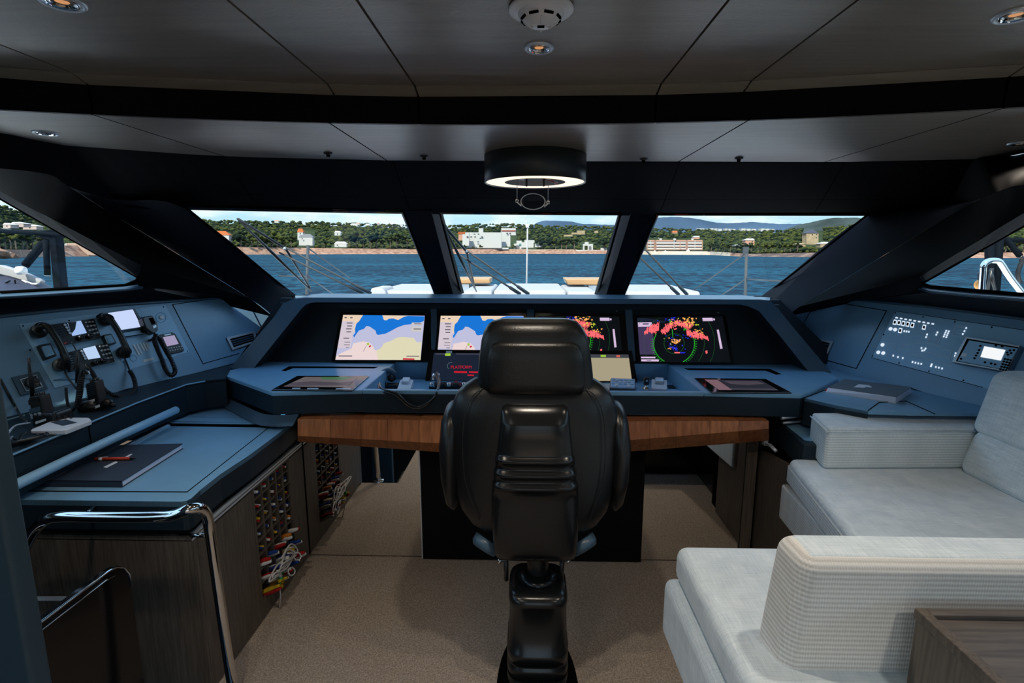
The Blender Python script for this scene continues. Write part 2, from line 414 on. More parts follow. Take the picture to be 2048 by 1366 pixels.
# the fall towards the windscreen: two rows
def hdr(px):                                            # header line over the glass
    ys = {150: 395, 250: 410, 370: 413, 800: 421, 1068: 423, 1320: 424.5, 1735: 425, 1885: 424, 1975: 408}
    ks = sorted(ys); px = max(150, min(1975, px))
    for a, b in zip(ks, ks[1:]):
        if a <= px <= b: return ys[a]+(ys[b]-ys[a])*(px-a)/(b-a)
hp = lambda px: onZ(px, hdr(px), 1.828)
def top_at(px):                                        # matching point on the break line
    return onZ(*tpx(px), Z2)
rows = [(250, 520), (520, 820), (820, 1320), (1320, 1630), (1630, 1885)]
for a, b in rows:
    ea, eb_ = (.7 if a != 250 else -1.5), (.7 if b != 1885 else -1.5)
    xs = [a+ea+(b-a-ea-eb_)*i/6 for i in range(7)]
    T = [top_at(x) for x in xs]; B = [hp(x) for x in xs]; Mi = [t.lerp(q, .70) for t, q in zip(T, B)]; Mj = [t.lerp(q, .706) for t, q in zip(T, B)]
    strip('slope_panel', T, Mi, m_dark, roof)  # both rows are ceiling leather with shade put into the dark colour
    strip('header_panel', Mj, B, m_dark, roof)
xs = [250+i*81.75 for i in range(21)]
strip('slope_backing', [top_at(x)+V((0, .004, .006)) for x in xs], [hp(x)+V((0, .004, .003)) for x in xs], m_joint, roof)
strip('slope_backing', [hp(x)+V((0, -.008, .0055)) for x in xs], [onZ(x, hdr(x)+2.5, 1.8245)+V((0, .004, .0)) for x in xs], m_joint, roof)
strip('slope_backing', [V((top_at(x).x, top_at(x).y+.004, Z2-.002)) for x in xs], [V((top_at(x).x, top_at(x).y+.004, 2.17)) for x in xs], m_joint, roof)
# header over the panes
strip('header_trim', [hp(x) for x in xs], [onZ(x, hdr(x)+7, 1.812) for x in xs], m_pillar, roof)
# ---- windscreen panes
ZT, YB = 1.81, 3.70
panes = {1: [(369, 417), (799, 428), (867.5, 589), (592, 588.5)], 2: [(885, 431), (1236.5, 433), (1189, 590), (928, 588.5)], 3: [(1320, 434), (1735, 433), (1521.5, 592), (1250, 592)]}
for k, q in panes.items():
    P = [onZ(q[0][0]-6, q[0][1]-6, ZT), onZ(q[1][0]+6, q[1][1]-6, ZT), onY(q[2][0]+6, q[2][1]+3, YB), onY(q[3][0]-6, q[3][1]+3, YB)]
    g = S(slab('window_%d' % k, P, (0, .008, .004), m_glass)); 
    for i in range(4):
        A, B = P[i], P[(i+1) % 4]; A2 = A.lerp(B, 0.0)
        tube('seal', [A+V((0, .012, 0)), B+V((0, .012, 0))], .006, m_joint, g, n=6)
def hull8(name, far, near, m, parent=None, **k):
    n = len(far); vs = list(near)+list(far); fs = [tuple(range(n)), tuple(range(2*n-1, n-1, -1))]+[((i+1) % n, i, i+n, (i+1) % n+n) for i in range(n)]
    return mk(name, vs, fs, m, parent, **k)
def mull(nm, farT, farB, nearT, nearB):
    far = [onZ(*farT[0], ZT+.01), onZ(*farT[1], ZT+.01), onY(*farB[1], YB-.01), onY(*farB[0], YB-.01)]
    near = [onZ(*nearT[0], 1.828), onZ(*nearT[1], 1.828), onY(*nearB[1], YB-.18), onY(*nearB[0], YB-.18)]
    return S(hull8(nm, [p+V((0, .03, .01)) for p in far], near, m_pillar, bevel=.004))
mull('trim_1', [(799, 428), (885, 431)], [(867.5, 590), (928, 590)], [(803, 421), (862, 421)], [(870, 593), (907, 593)])
mull('trim_2', [(1236.5, 433), (1320, 434)], [(1189, 592), (1250, 594)], [(1263, 424), (1318, 425)], [(1211, 595), (1248, 595)])
# ---- corner pillars, cove and side window surrounds
def yy(l): return [onY(*p) for p in l]
sides = {
 'left': dict(b=(250, 411), c=(369, 417), d=(592, 590), e=(547, 634), up=(145, 345), W=WL, PP=PL,
    I=[(-200, 330, 1.55), (0, 337, 1.85), (100, 350, 2.0), (137, 373, 2.1), (244, 440, 2.6), (500, 597, 3.2)],
    O=[(-200, 262), (0, 382), (55, 413), (100, 436), (180, 478), (281, 530)],
    E=[(-200, 279), (0, 396), (55, 428), (100, 454), (180, 500), (276, 555)],
    win=[(-300, 222), (0, 395), (276, 554), (272, 562), (250, 571), (0, 586), (-300, 604)],
    sill=[(-250, 600), (0, 586), (125, 579), (250, 571), (285, 566)],
    low=[(-250, 652), (0, 632), (125, 619), (250, 608), (400, 598)],
    roofc=[(-200, 240, 1.45), (0, 266, 1.81), (60, 278, 1.92), (130, 291, 2.02), (190, 335, 2.25), (250, 411, 2.6)]),
 'right': dict(b=(1885, 425), c=(1735, 432), d=(1522, 593), e=(1570, 634), up=(1975, 362), W=WR, PP=PR,
    I=[(2260, 360, 1.55), (2048, 370, 1.85), (2010, 378, 1.98), (1979, 390, 2.1), (1880, 443, 2.6), (1600, 613, 3.2)],
    O=[(2260, 297), (2048, 426), (2000, 455), (1960, 480), (1900, 516), (1840, 553)],
    E=[(2260, 318), (2048, 450), (2000, 478), (1960, 500), (1900, 533), (1845, 565)],
    win=[(2348, 280), (2048, 449), (1845, 565), (1848, 569), (1862, 574), (2048, 590), (2348, 612)],
    sill=[(2298, 610), (2048, 591), (1950, 583), (1862, 575), (1838, 568)],
    low=[(2298, 664), (2048, 636), (1950, 624), (1862, 613), (1730, 600)],
    roofc=[(2260, 246, 1.45), (2048, 307, 1.81), (2000, 312, 1.92), (1950, 318, 2.02), (1925, 350, 2.25), (1885, 425, 2.6)]),
}
n_t = 3
def T(o):
    global n_t
    o.name = 'trim_%d' % n_t; n_t += 1; return S(o)
for sd_, q in sides.items():
    sg = -1 if sd_ == 'left' else 1
    I = [onY(a, b, y) for a, b, y in q['I']]; O = [q['W'].at(a, b, .10) for a, b in q['O']]; E = [q['W'].at(a, b, .02) for a, b in q['E']]
    b_ = onZ(*q['b'], 1.835); c_ = onZ(*q['c'], 1.812); d_ = onY(*q['d'], 3.69); e_ = onY(*q['e'], 3.30); u_ = onY(*q['up'], 2.05)
    b_ = hp(q['b'][0])
    pil = T(loftstrip('t', [I[3], I[4], I[5], e_], [b_, c_, c_.lerp(d_, .72), d_], m_pillar))
    mk('reveal', [c_, d_, d_+V((sg*.10, .08, .0)), c_+V((sg*.10, .03, .03))], [(0, 1, 2, 3)], m_joint, pil)
    T(loftstrip('t', I, O, m_dark))
    T(strip('t', O, E, m_ceil if False else m_pillar))
    T(mk('t', [I[5], O[5], q['W'].at(q['E'][5][0], q['E'][5][1]+18, .02), onY(q['low'][4][0], q['low'][4][1], 3.15), e_], [(0, 1, 2, 3), (0, 3, 4)], m_dark))
    slab('edge_backing', [top_at(q['b'][0])+V((-sg*.05, .02, .02)), b_+V((-sg*.05, .03, .02)), b_+V((sg*.12, .03, .02)), top_at(q['b'][0])+V((sg*.12, .02, .02))], (0, .01, .01), m_joint, roof)
    t_ = top_at(q['b'][0]); rc = [onZ(a, b, Z2) for a, b, y in q['roofc'][:3]]+[t_, t_.lerp(b_, .5), b_]
    T(loftstrip('t', rc, [I[0], I[1], I[2], I[3], I[3].lerp(b_, .6), b_], m_dark))
    wv = [q['W'].at(*p) for p in q['win']]
    wn = S(slab('window_%d' % (4 if sg < 0 else 5), wv, V((sg*.008, 0, 0)), m_glass))
    tube('seal', [v+V((sg*.0, 0, 0)) for v in wv[1:6]], .009, m_joint, wn, n=6)
    cor = [(276, 554), (274, 560), (264, 567.5), (250, 572), (250, 584), (310, 584), (310, 535), (284, 532)] if sg < 0 else [(1845, 565), (1847, 569), (1855, 572.5), (1862, 575), (1862, 588), (1812, 588), (1812, 550), (1838, 552)]
    T(slab('t', [q['W'].at(a, b, .004) for a, b in cor], V((sg*.01, 0, 0)), m_dark))
    Aa = [V((sg*2.30, -.6, 2.10)), V((sg*2.55, -.6, 2.02)), V((sg*2.70, -.6, 2.0)), V((sg*2.72, -.6, 1.97))]
    T(mk('t', [rc[0], I[0], O[0], E[0]]+Aa+[V((sg*2.30, -4, 2.11)), V((sg*2.70, -4, 2.04))], [(0, 1, 5, 4), (1, 2, 6, 5), (2, 3, 7, 6), (4, 6, 9, 8)], m_dark))
    bt = q['W'].at(*q['sill'][0], 0)
    S(slab('window_%d' % (8 if sg < 0 else 9), [E[0], Aa[3], V((sg*2.75, -.6, 1.40)), bt], V((sg*.008, 0, 0)), m_glass))
    T(mk('t', [bt, bt-V((sg*.05, 0, .01)), V((sg*2.68, -.6, 1.39)), V((sg*2.75, -.6, 1.40)), V((sg*2.70, -.6, .9)), bt-V((0, 0, .5))], [(0, 1, 2, 3), (1, 5, 4, 2)], m_pillar))
    # sill: bright bead, then the dark drop to the console
    A = [q['W'].at(a, b, 0) for a, b in q['sill']]; B = [q['W'].at(a, b+9, .045) for a, b in q['sill']]; C = [q['PP'].at(a, b, -.01) for a, b in q['low']]
    T(strip('t', A, B, m_hood)); T(strip('t', B, C, m_pillar)); T(tube('t', B, .006, m_hood, n=8))
# long side windows further aft and an unseen aft deck added to bounce sunlight in
S(slab('floor_aft_bounce_deck', [(-2.8, -4.05, 0), (2.8, -4.05, 0), (2.8, -10, -.02), (-2.8, -10, -.02)], (0, 0, -.05), m_teak))
for i, sg in ((6, -1), (7, 1)):
    S(slab('window_%d' % i, [(sg*2.76, -3.9, 1.0), (sg*2.76, -.62, 1.0), (sg*2.72, -.62, 2.05), (sg*2.72, -3.9, 2.05)], (sg*.01, 0, 0), m_glass))
    S(slab('trim_%d' % (30+i), [(sg*2.72, -4, 2.05), (sg*2.72, 1.2, 2.05), (sg*2.72, 1.2, 2.17), (sg*2.72, -4, 2.17)], (sg*.03, 0, 0), m_dark))

# ================================================================== HELM CONSOLE
ZD = .95
ZTR = .85
helm = thing('helm_console', 'wide navy leather helm console with a raised hood under the windscreen', 'console', (0, 3.0, .84))
# desk top: two raised wings and the front rail round the sunken tray
L1 = Z([(445.5, 749.5), (456, 738), (506, 733), (530, 720), (792, 722), (713, 785), (544, 784)], ZD)
L1 = [onZ(445.5, 749.5, ZD), onZ(456, 741, ZD), V((-1.60, 3.15, ZD)), V((-.83, 3.15, ZD)), V((-.83, 2.475, ZD)), onZ(544, 784.5, ZD), onZ(500, 769, ZD)]
R1 = [onZ(1677, 758, ZD), onZ(1662, 790, ZD), onZ(1602, 790, ZD), V((.83, 2.475, ZD)), V((.83, 3.15, ZD)), V((1.60, 3.15, ZD)), onZ(1668, 748, ZD)]
R1 = [onZ(1677, 757, ZD), onZ(1632, 778, ZD), onZ(1602, 789.5, ZD), V((.83, 2.475, ZD)), V((.83, 3.15, ZD)), V((1.60, 3.15, ZD)), onZ(1664, 747, ZD)]
slab('desk_top', L1, (0, 0, -.02), m_desk, helm, bevel=.004)
slab('desk_top', R1, (0, 0, -.02), m_desk, helm, bevel=.004)
box2('front_rail', (-.83, 2.475, .93), (.83, 2.505, ZD), m_desk, helm, bevel=.004)
box2('tray_floor', (-.83, 2.50, ZTR-.02), (.83, 3.15, ZTR), m_desk, helm)
box2('tray_side', (-.835, 2.505, ZTR), (-.828, 3.13, ZD-.002), m_desk, helm); box2('tray_side', (.828, 2.505, ZTR), (.835, 3.13, ZD-.002), m_desk, helm)
slab('tray_back', [(-.83, 3.13, ZTR), (.83, 3.13, ZTR), (.83, 3.13, ZD), (-.83, 3.13, ZD)], (0, .01, 0), m_desk, helm)
# fascia
fr = [onZ(445.5, 749.5, ZD), onZ(500, 769, ZD), onZ(544, 784.5, ZD), V((-.83, 2.475, ZD)), V((.83, 2.475, ZD)), onZ(1602, 789.5, ZD), onZ(1632, 778, ZD), onZ(1677, 757, ZD)]
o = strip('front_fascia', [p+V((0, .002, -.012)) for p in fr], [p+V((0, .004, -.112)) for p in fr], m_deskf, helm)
slab('underside', [p+V((0, .01, -.112)) for p in fr]+[V((1.7, 3.15, ZD-.112)), V((-1.7, 3.15, ZD-.112))], (0, 0, .01), m_joint, helm)
# finger grooves behind the touch screens
for q in ([(563, 741), (578, 732.5), (756, 733.5), (748, 736.5), (586, 736), (571, 742)], [(1368, 736.5), (1539, 737.5), (1563, 748), (1552, 749), (1531, 741), (1377, 740)]):
    slab('groove', Z(q, ZD+.0012), (0, 0, -.003), m_joint, helm)
for q in ([(729, 783), (750, 766), (1330, 770), (1380, 784)],): pass
# hood: outer wings and lip
HP = Plane((0, 2.95, .95), (1, 0, 0), (0, .13, .37))
SP = Plane((0, 3.12, .95), (1, 0, 0), (0, .13, .37))
hood_o = [(456, 741), (547, 635), (566, 607), (590, 597), (612, 595), (1068, 597), (1520, 599), (1540, 601), (1556, 617), (1590, 659), (1664, 747)]
hood_i = [(506, 738), (604, 616), (612, 609), (622, 605.5), (640, 604.5), (1068, 607), (1478, 609), (1495, 612), (1518, 622), (1560, 672), (1618, 744.5)]
Ho = HP.many(hood_o); Hi = HP.many(hood_i)
Hb = [p+V((0, .20, 0)) for p in Hi]
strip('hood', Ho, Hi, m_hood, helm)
strip('hood_lining', Hi, Hb, m_recess, helm)
out_ = [p+V((-.02 if i < 5 else .02 if i > 5 else 0, .30, 0)) for i, p in enumerate(Ho)]
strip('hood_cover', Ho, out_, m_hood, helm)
slab('dash_top', [Ho[3]+V((0, .01, -.004)), Ho[7]+V((0, .01, -.004)), V((1.72, 3.80, 1.306)), V((-1.72, 3.80, 1.306))], (0, 0, -.02), m_hood, helm)
slab('recess_back', SP.many([(480, 723), (1690, 728), (1560, 600), (560, 596)]), (0, .02, 0), m_recess, helm)
for a, b, c, d in ((861, 873, 875, 863), (1054, 1068, 1068, 1054), (1250, 1264, 1271, 1257)):
    slab('spacer', SP.many([(a, 616), (b, 616), (c, 722), (d, 722)], .03), (0, .02, 0), m_hood, helm)
slab('glare_strip', SP.many([(560, 606), (1560, 610), (1540, 621), (600, 617)], .05), (0, .02, 0), m_recess, helm)

for sg, xs_, e0, d0_, o1, o3 in ((-1, (430, 612), (547, 634), (592, 590), Ho[1], Ho[3]), (1, (1506, 1700), (1570, 634), (1522, 593), Ho[9], Ho[7])):
    S(slab('trim_%d' % (70+sg), [onY(xs_[0], 593, 3.62), onY(xs_[1], 593, 3.62), onY(xs_[1], 730, 3.62), onY(xs_[0], 730, 3.62)], (0, .03, 0), m_pillar))
    S(mk('trim_%d' % (74+sg), [o1, o3, onY(d0_[0], d0_[1]+2, 3.66), onY(e0[0], e0[1], 3.31)], [(0, 1, 2, 3)], m_pillar))
# ------------------------------------------------------------------ big displays
def screen_art(parent, quad, plane, off, layers, name='screen'):
    """quad TL TR BR BL in pixels; every layer is a thin printed shape lying on the glass"""
    (x0, y0), (x1, y1), (x2, y2), (x3, y3) = quad
    def P(u, v, k): 
        xt = x0+(x1-x0)*u; yt = y0+(y1-y0)*u; xb = x3+(x2-x3)*u; yb = y3+(y2-y3)*u
        return plane.at(xt+(xb-xt)*v, yt+(yb-yt)*v, off+0.0004*k)
    vs = []; fs = []; mi = []; mats = []; k = 0
    for shapes, m in layers:
        if m not in mats: mats.append(m)
        for s in shapes:
            b = len(vs); vs += [P(u, v, k) for u, v in s]; fs.append(tuple(range(b, b+len(s)))); mi.append(mats.index(m))
        k += 1
    return mk(name, vs, fs, mats, parent, mi=mi)
R4 = lambda a, b, c, d: [(a, b), (c, b), (c, d), (a, d)]
def uvz(pts, TL, TR, BR, BL):                       # enlarged-crop pixels -> screen fractions
    r = []
    for x, y in pts:
        v = (y-(TL[1]+TR[1])/2)/((BL[1]+BR[1]-TL[1]-TR[1])/2); xl = TL[0]+(BL[0]-TL[0])*v; xr = TR[0]+(BR[0]-TR[0])*v
        r.append((min(1, max(0, (x-xl)/(xr-xl))), min(1, max(0, v))))
    return r
Q1 = ((280, 118), (1262, 130), (1212, 665), (185, 660))
c1 = lambda p: uvz(p, *Q1)
s_lav = flat('chart_shallow', (183, 184, 212)); s_sand = flat('chart_land', (226, 202, 176)); s_blue = flat('chart_deep', (22, 112, 205)); s_cream = flat('chart_beach', (226, 206, 205))
s_yel = flat('chart_bank', (214, 208, 176)); s_txt = flat('chart_text', (90, 84, 96)); s_red = flat('chart_red', (190, 40, 60)); s_grn = flat('chart_green', (150, 190, 60)); s_pane = flat('chart_box', (196, 192, 190)); s_pan2 = flat('chart_sidebar', (204, 192, 202))
s_navy = flat('screen_navy', (22, 30, 46)); s_rad = flat('radar_black', (7, 10, 14)); s_pink = flat('radar_echo', (255, 106, 112)); s_org = flat('radar_orange', (250, 170, 90)); s_rblu = flat('radar_blue', (30, 40, 200))
s_ring = flat('radar_ring', (30, 92, 38)); s_ringb = flat('radar_ring_bright', (38, 170, 44)); s_purp = flat('radar_sidebar', (62, 52, 84)); s_lilac = flat('radar_box', (205, 180, 212)); s_ygr = flat('radar_yellow', (200, 210, 60))
sea = c1([(520, 118), (750, 120), (770, 180), (800, 185), (830, 165), (880, 160), (940, 180), (1010, 140), (1060, 128), (1262, 130), (1250, 190), (1180, 215), (1080, 230), (1010, 240), (930, 270), (850, 315), (790, 345), (700, 362), (680, 350), (670, 310), (640, 290), (600, 262), (560, 255), (530, 290), (470, 310), (440, 350), (410, 395), (400, 370), (425, 340), (420, 300), (440, 225), (470, 200)])
land_yel = c1([(735, 520), (770, 460), (850, 435), (930, 390), (1000, 382), (1130, 395), (1170, 450), (1225, 440), (1212, 665), (700, 662), (680, 550)])
cream = c1([(185, 660), (190, 620), (240, 590), (300, 560), (380, 530), (400, 465), (520, 440), (600, 455), (640, 500), (660, 545), (720, 548), (760, 555), (740, 662)])
sandy = c1([(280, 118), (525, 118), (470, 200), (425, 240), (420, 330), (240, 330)])
sand2 = c1([(755, 120), (1050, 126), (1000, 145), (960, 190), (940, 178), (880, 158), (830, 165), (790, 190), (770, 180)])
def lines(x0, y0, x1, n, dy, rnd, h=.012): return [R4(x0+rnd.random()*(x1-x0)*.5, y0+i*dy, x1, y0+i*dy+h) for i in range(n)]
def chart_layers(full=True):
    rn = random.Random(3)
    Ls = [([R4(0, 0, 1, 1)], s_lav), ([sandy, sand2], s_sand), ([sea], s_blue), ([cream], s_cream), ([land_yel], s_yel),
          ([R4(.0, .14, .155, .74)], s_pan2), ([R4(.85, .155, .98, .21), R4(.85, .24, .98, .36)], s_pane),
          ([R4(.02+.07*i, .05, .05+.07*i, .075) for i in range(2)]+lines(.05, .17, .13, 4, .065, rn, .022)+lines(.02, .51, .12, 1, .05, rn, .02)+lines(.07, .60, .14, 3, .06, rn)
            +[R4(.88, .175, .97, .19), R4(.88, .29, .97, .31), R4(.03, .905, .19, .925), R4(.83, .905, .98, .925)], s_txt),
          ([c1([(585, 500), (605, 485), (620, 495), (598, 515)]), c1([(1000, 640), (1140, 645), (1138, 662), (998, 660)])], s_red), ([c1([(560, 465), (585, 455), (595, 475), (575, 490)])], s_grn),
          ([c1([(520, 562), (560, 485), (563, 487), (524, 564)])], s_txt)]
    return Ls
rr = random.Random(11)
Q4 = ((805, 150), (1840, 130), (1935, 695), (850, 690))
c4 = lambda p: uvz(p, *Q4)
def ring(cx, cy, r, w, a0=0, a1=360, n=40):
    o = []; 
    for i in range(n):
        t0 = math.radians(a0+(a1-a0)*i/n); t1 = math.radians(a0+(a1-a0)*(i+1)/n)
        q = [(cx+(r-w)*math.cos(t0), cy-(r-w)*math.sin(t0)), (cx+(r+w)*math.cos(t0), cy-(r+w)*math.sin(t0)), (cx+(r+w)*math.cos(t1), cy-(r+w)*math.sin(t1)), (cx+(r-w)*math.cos(t1), cy-(r-w)*math.sin(t1))]
        if all(135 < y < 692 and 812 < x < 1925 for x, y in q): o.append(c4(q))
    return o
def jag(top, bot, n, amp):
    def smp(L, t):
        f = t*(len(L)-1); i = min(int(f), len(L)-2); u = f-i; return (L[i][0]+(L[i+1][0]-L[i][0])*u, L[i][1]+(L[i+1][1]-L[i][1])*u)
    o = []
    n *= 2
    for i in range(n):
        if rr.random() < .04: continue
        a, b = smp(top, i/n), smp(top, (i+1)/n); c, d = smp(bot, (i+1)/n), smp(bot, i/n)
        j = rr.random()**1.6*amp*1.1-amp*.25; k = rr.random()**1.6*amp-amp*.35
        o.append([(a[0], a[1]-j), (b[0], b[1]-j), (c[0], c[1]+k), (d[0], d[1]+k)])
    return o
e1 = jag([(890, 325), (960, 250), (1040, 220), (1075, 215)], [(900, 345), (960, 325), (1030, 335), (1070, 300)], 14, 26)
e2 = jag([(1090, 330), (1150, 240), (1220, 215), (1300, 190), (1370, 205), (1440, 215), (1500, 235)], [(1110, 348), (1170, 330), (1230, 262), (1300, 240), (1370, 265), (1430, 300), (1460, 270)], 34, 30)
e3 = jag([(1400, 300), (1470, 330), (1540, 320), (1600, 360), (1660, 385)], [(1410, 355), (1480, 390), (1540, 400), (1610, 408), (1675, 425)], 22, 24)
def specks(n, fx, s=9):
    o = []
    for _ in range(n):
        x, y = fx(); a = s*(.5+rr.random()); b = s*(.5+rr.random()*.6); o.append([(x-a, y), (x, y-b), (x+a, y), (x, y+b)])
    return [c4(p) for p in o]
def arc_pt(r0=150, r1=330, a0=35, a1=130):
    a = math.radians(a0+(a1-a0)*rr.random()); r = r0+(r1-r0)*rr.random(); return (1255+r*1.15*math.cos(a), 465-r*math.sin(a))
def gs(cx, cy, sx, sy): return lambda: (cx+rr.gauss(0, sx), cy+rr.gauss(0, sy))
def radar_layers():
    return [([R4(0, 0, 1, 1)], s_rad), ([R4(.0, .10, .17, .83)], s_purp), ([c4([(805, 150), (900, 148), (1150, 190), (1150, 205), (812, 215)])], s_navy),
      ([R4(.005, .11, .165, .21)], s_lilac),
      (ring(1255, 465, 365, 1.6)+ring(1255, 465, 490, 1.6)+ring(1255, 465, 122, 2.2), s_ring), (ring(1255, 465, 246, 4.0, 150, 400, 60)+[c4([(1226, 290), (1234, 290), (1244, 400), (1238, 400)])], s_ringb),
      ([c4([(1255+258*math.cos(math.radians(a)), 465-258*math.sin(math.radians(a))-4), (1255+284*math.cos(math.radians(a)), 465-284*math.sin(math.radians(a))), (1255+258*math.cos(math.radians(a)), 465-258*math.sin(math.radians(a))+6)]) for a in list(range(-55, 12, 6))+list(range(168, 236, 6))], s_ringb),
      ([c4(p) for p in e1+e2+e3]+[c4([(1250, 285), (1290, 275), (1285, 290), (1255, 297)]), c4([(1630, 555), (1655, 545), (1660, 580), (1640, 590)]), c4([(1255, 568), (1325, 568), (1325, 584), (1265, 584)])], s_pink),
      (specks(26, lambda: arc_pt(240, 330, 50, 100), 13)+specks(22, gs(1265, 430, 38, 20), 12)+specks(12, gs(1440, 170, 45, 18), 12)+specks(10, gs(1570, 320, 30, 20), 10)+specks(6, gs(1205, 530, 20, 8)), s_org),
      (specks(16, gs(1265, 525, 42, 15), 12)+specks(20, gs(1250, 440, 60, 50), 8)+specks(16, gs(1210, 170, 50, 16), 9)+specks(10, gs(1410, 380, 30, 15), 9)+[c4([(1328, 568), (1395, 568), (1380, 584), (1328, 584)])], s_rblu),
      (specks(26, lambda: arc_pt(200, 300, 25, 150), 9), s_rad), (specks(12, lambda: arc_pt(270, 340, 30, 85), 8)+specks(6, gs(1530, 235, 15, 10), 9)+specks(5, gs(1240, 445, 50, 30), 6), s_ygr), (specks(5, gs(1380, 292, 18, 8), 9)+specks(4, gs(1210, 195, 14, 8), 8), s_ringb),
      ([R4(.762, .03, .88, .10), R4(.885, .045, .905, .085)]+[c4([(1770, 300), (1795, 298), (1840, 525), (1812, 530)])]+[R4(.01, .88, .17, .915), R4(.01, .94, .205, .985)], s_lilac),
      ([R4(.06, .135, .13, .16), R4(.07, .955, .12, .97)]+[c4([(845, 510), (940, 545), (940, 549), (845, 515)])], s_purp)]
DISP = [((680.6, 624.5), (862, 625), (859, 722), (663, 722), (686.5, 629.6), (849.5, 631.6), (841, 720), (670.7, 719.6), 'c', 'wide display at the left end of the hood showing a blue and beige sea chart'),
        ((877, 625.5), (1053, 625), (1053, 722.5), (868, 722), (881.5, 631.6), (1047, 632), (1047, 720.5), (873.5, 720), 'c', 'wide sea chart display half hidden behind the headrest left edge'),
        ((1070, 625.5), (1249, 628), (1259, 724), (1070, 723), (1076, 632), (1238, 633), (1246, 721), (1076, 721), 'r', 'radar display half hidden behind the headrest right edge'),
        ((1266, 630), (1452, 631), (1468, 726), (1277, 725), (1274, 635), (1445, 632.5), (1461, 725), (1281, 724), 'r', 'wide radar display at the right end of the hood with pink coastline echoes')]
for d in DISP:
    tl = SP.at(*d[3], .04)
    t = thing('wide_display', d[9], 'display', tl, 'four wide displays in the hood')
    slab('bezel', SP.many(d[0:4], .032), (0, .02, 0), m_gloss, t)
    screen_art(t, d[4:8], SP, .0335, chart_layers() if d[8] == 'c' else radar_layers())
    if d[8] == 'r': tube('power_light', [SP.at(d[1][0]-17, d[1][1]-6, .034), SP.at(d[1][0]-14, d[1][1]-6, .034)], .0015, m_label, t, n=6)
# ------------------------------------------------------------------ tray monitors
MP = Plane((0, 3.06, .855), (1, 0, 0), (0, .04, .18))
t = thing('tray_monitor', 'black monitor in the desk tray left of the chair with red alarm text', 'monitor', MP.at(850, 761), 'two monitors standing in the desk tray')
slab('bezel', MP.many([(860, 699.6), (1052, 701), (1056, 763), (850, 761)]), (0, .02, 0), m_gloss, t)
screen_art(t, ((867.4, 706), (1046, 707), (1048, 762), (861, 761)), MP, .0012, [([R4(0, 0, 1, 1)], s_navy), ([R4(.02, .01, .13, .06), R4(.25, .01, .9, .05)], flat('monitor_bar', (62, 62, 76))), ([R4(.13, .01, .19, .10)], s_grn)])
slab('sticker', MP.many([(892, 702), (904, 702), (904, 706), (892, 706)], .0016), (0, -.0006, 0), m_label, t)
aR = [MP.at(902+6*math.cos(math.radians(a))*1.2, 732-7*math.sin(math.radians(a)), .0024) for a in range(70, 250, 15)]
tube('dial_arc', aR, .0012, flat('arc_grey', (90, 110, 120)), t, n=5)
s_alarm = flat('alarm_red', (190, 22, 40))
ax_ = MP.at(950, 740)-MP.at(900, 740); up_ = MP.at(900, 720)-MP.at(900, 740)
lettering('lettering', 'PLATFORM', MP.at(901, 734.5, .003), ax_, up_, .026, s_alarm, t, align='LEFT')
for q in ([(908, 742), (934, 742.5), (934, 746), (908, 745.5)], [(938, 742.5), (960, 743), (960, 746), (938, 745.5)], [(935, 749), (948, 749.4), (948, 752), (935, 751.6)]):
    slab('text_line', MP.many(q, .0024), (0, -.0004, 0), s_alarm, t)
t = thing('tray_monitor', 'black monitor in the desk tray right of the chair with blank beige screen', 'monitor', MP.at(1270, 763), 'two monitors standing in the desk tray')
slab('bezel', MP.many([(1075, 701.5), (1263.7, 702), (1275, 763.5), (1072, 763)]), (0, .02, 0), m_gloss, t)
screen_art(t, ((1082, 708), (1257, 709), (1264, 762), (1080, 762)), MP, .0012, [([R4(0, 0, 1, 1)], flat('monitor_beige', (160, 150, 124))), ([R4(0, 0, 1, .13)], flat('monitor_head', (58, 62, 68))), ([R4(.68, .02, .74, .10)], s_grn), ([R4(.86, .03, .90, .10)], flat('head_red', (215, 90, 80)))])
# ------------------------------------------------------------------ touch screens let into the desk
def touch(q, s, label, art, tabs):
    t = thing('desk_touchscreen', label, 'touchscreen', onZ(*q[3], ZD), 'touchscreens let into the desk wings')
    slab('bezel', Z(q, ZD+.006), (0, 0, -.005), m_gloss, t)
    tube('chrome_edge', [onZ(*q[1], ZD+.005), onZ(*q[2], ZD+.005), onZ(*q[3], ZD+.005)], .0018, m_alu, t, n=6)
    vs = []; pl = Plane((0, 0, ZD+.0064), (1, 0, 0), (0, 1, 0)); screen_art(t, s, pl, 0, art)
    for a in tabs: slab('tab', Z(a, ZD+.0075), (0, 0, -.001), m_alu, t)
d_grn = flat('dim_green', (60, 96, 66)); d_brn = flat('dim_brown', (92, 84, 84)); d_gry = flat('dim_grey', (66, 58, 66)); d_pnk = flat('dim_pink', (112, 84, 90)); d_drk = flat('dim_dark', (30, 28, 34))
touch([(594.5, 751.7), (738, 751.7), (704, 781), (543, 779.6)], ((609.5, 753.6), (716, 753.6), (693, 774.7), (567, 772.8)), 'black touchscreen let into the left desk wing with a dim green chart',
      [([R4(0, 0, 1, 1)], d_brn), ([[(.3, 0), (.9, 0), (.8, .3), (.4, .25)]], d_grn), ([[(0, .6), (.3, .45), (.8, .55), (1, .4), (1, .8), (0, .95)]], d_gry)], [[(585, 775.4), (601, 775.6), (600, 777.6), (584, 777.4)], [(615, 775.8), (637, 776), (636, 778), (614, 777.8)], [(673, 776.4), (703, 776.6), (701, 778.6), (671, 778.4)]])
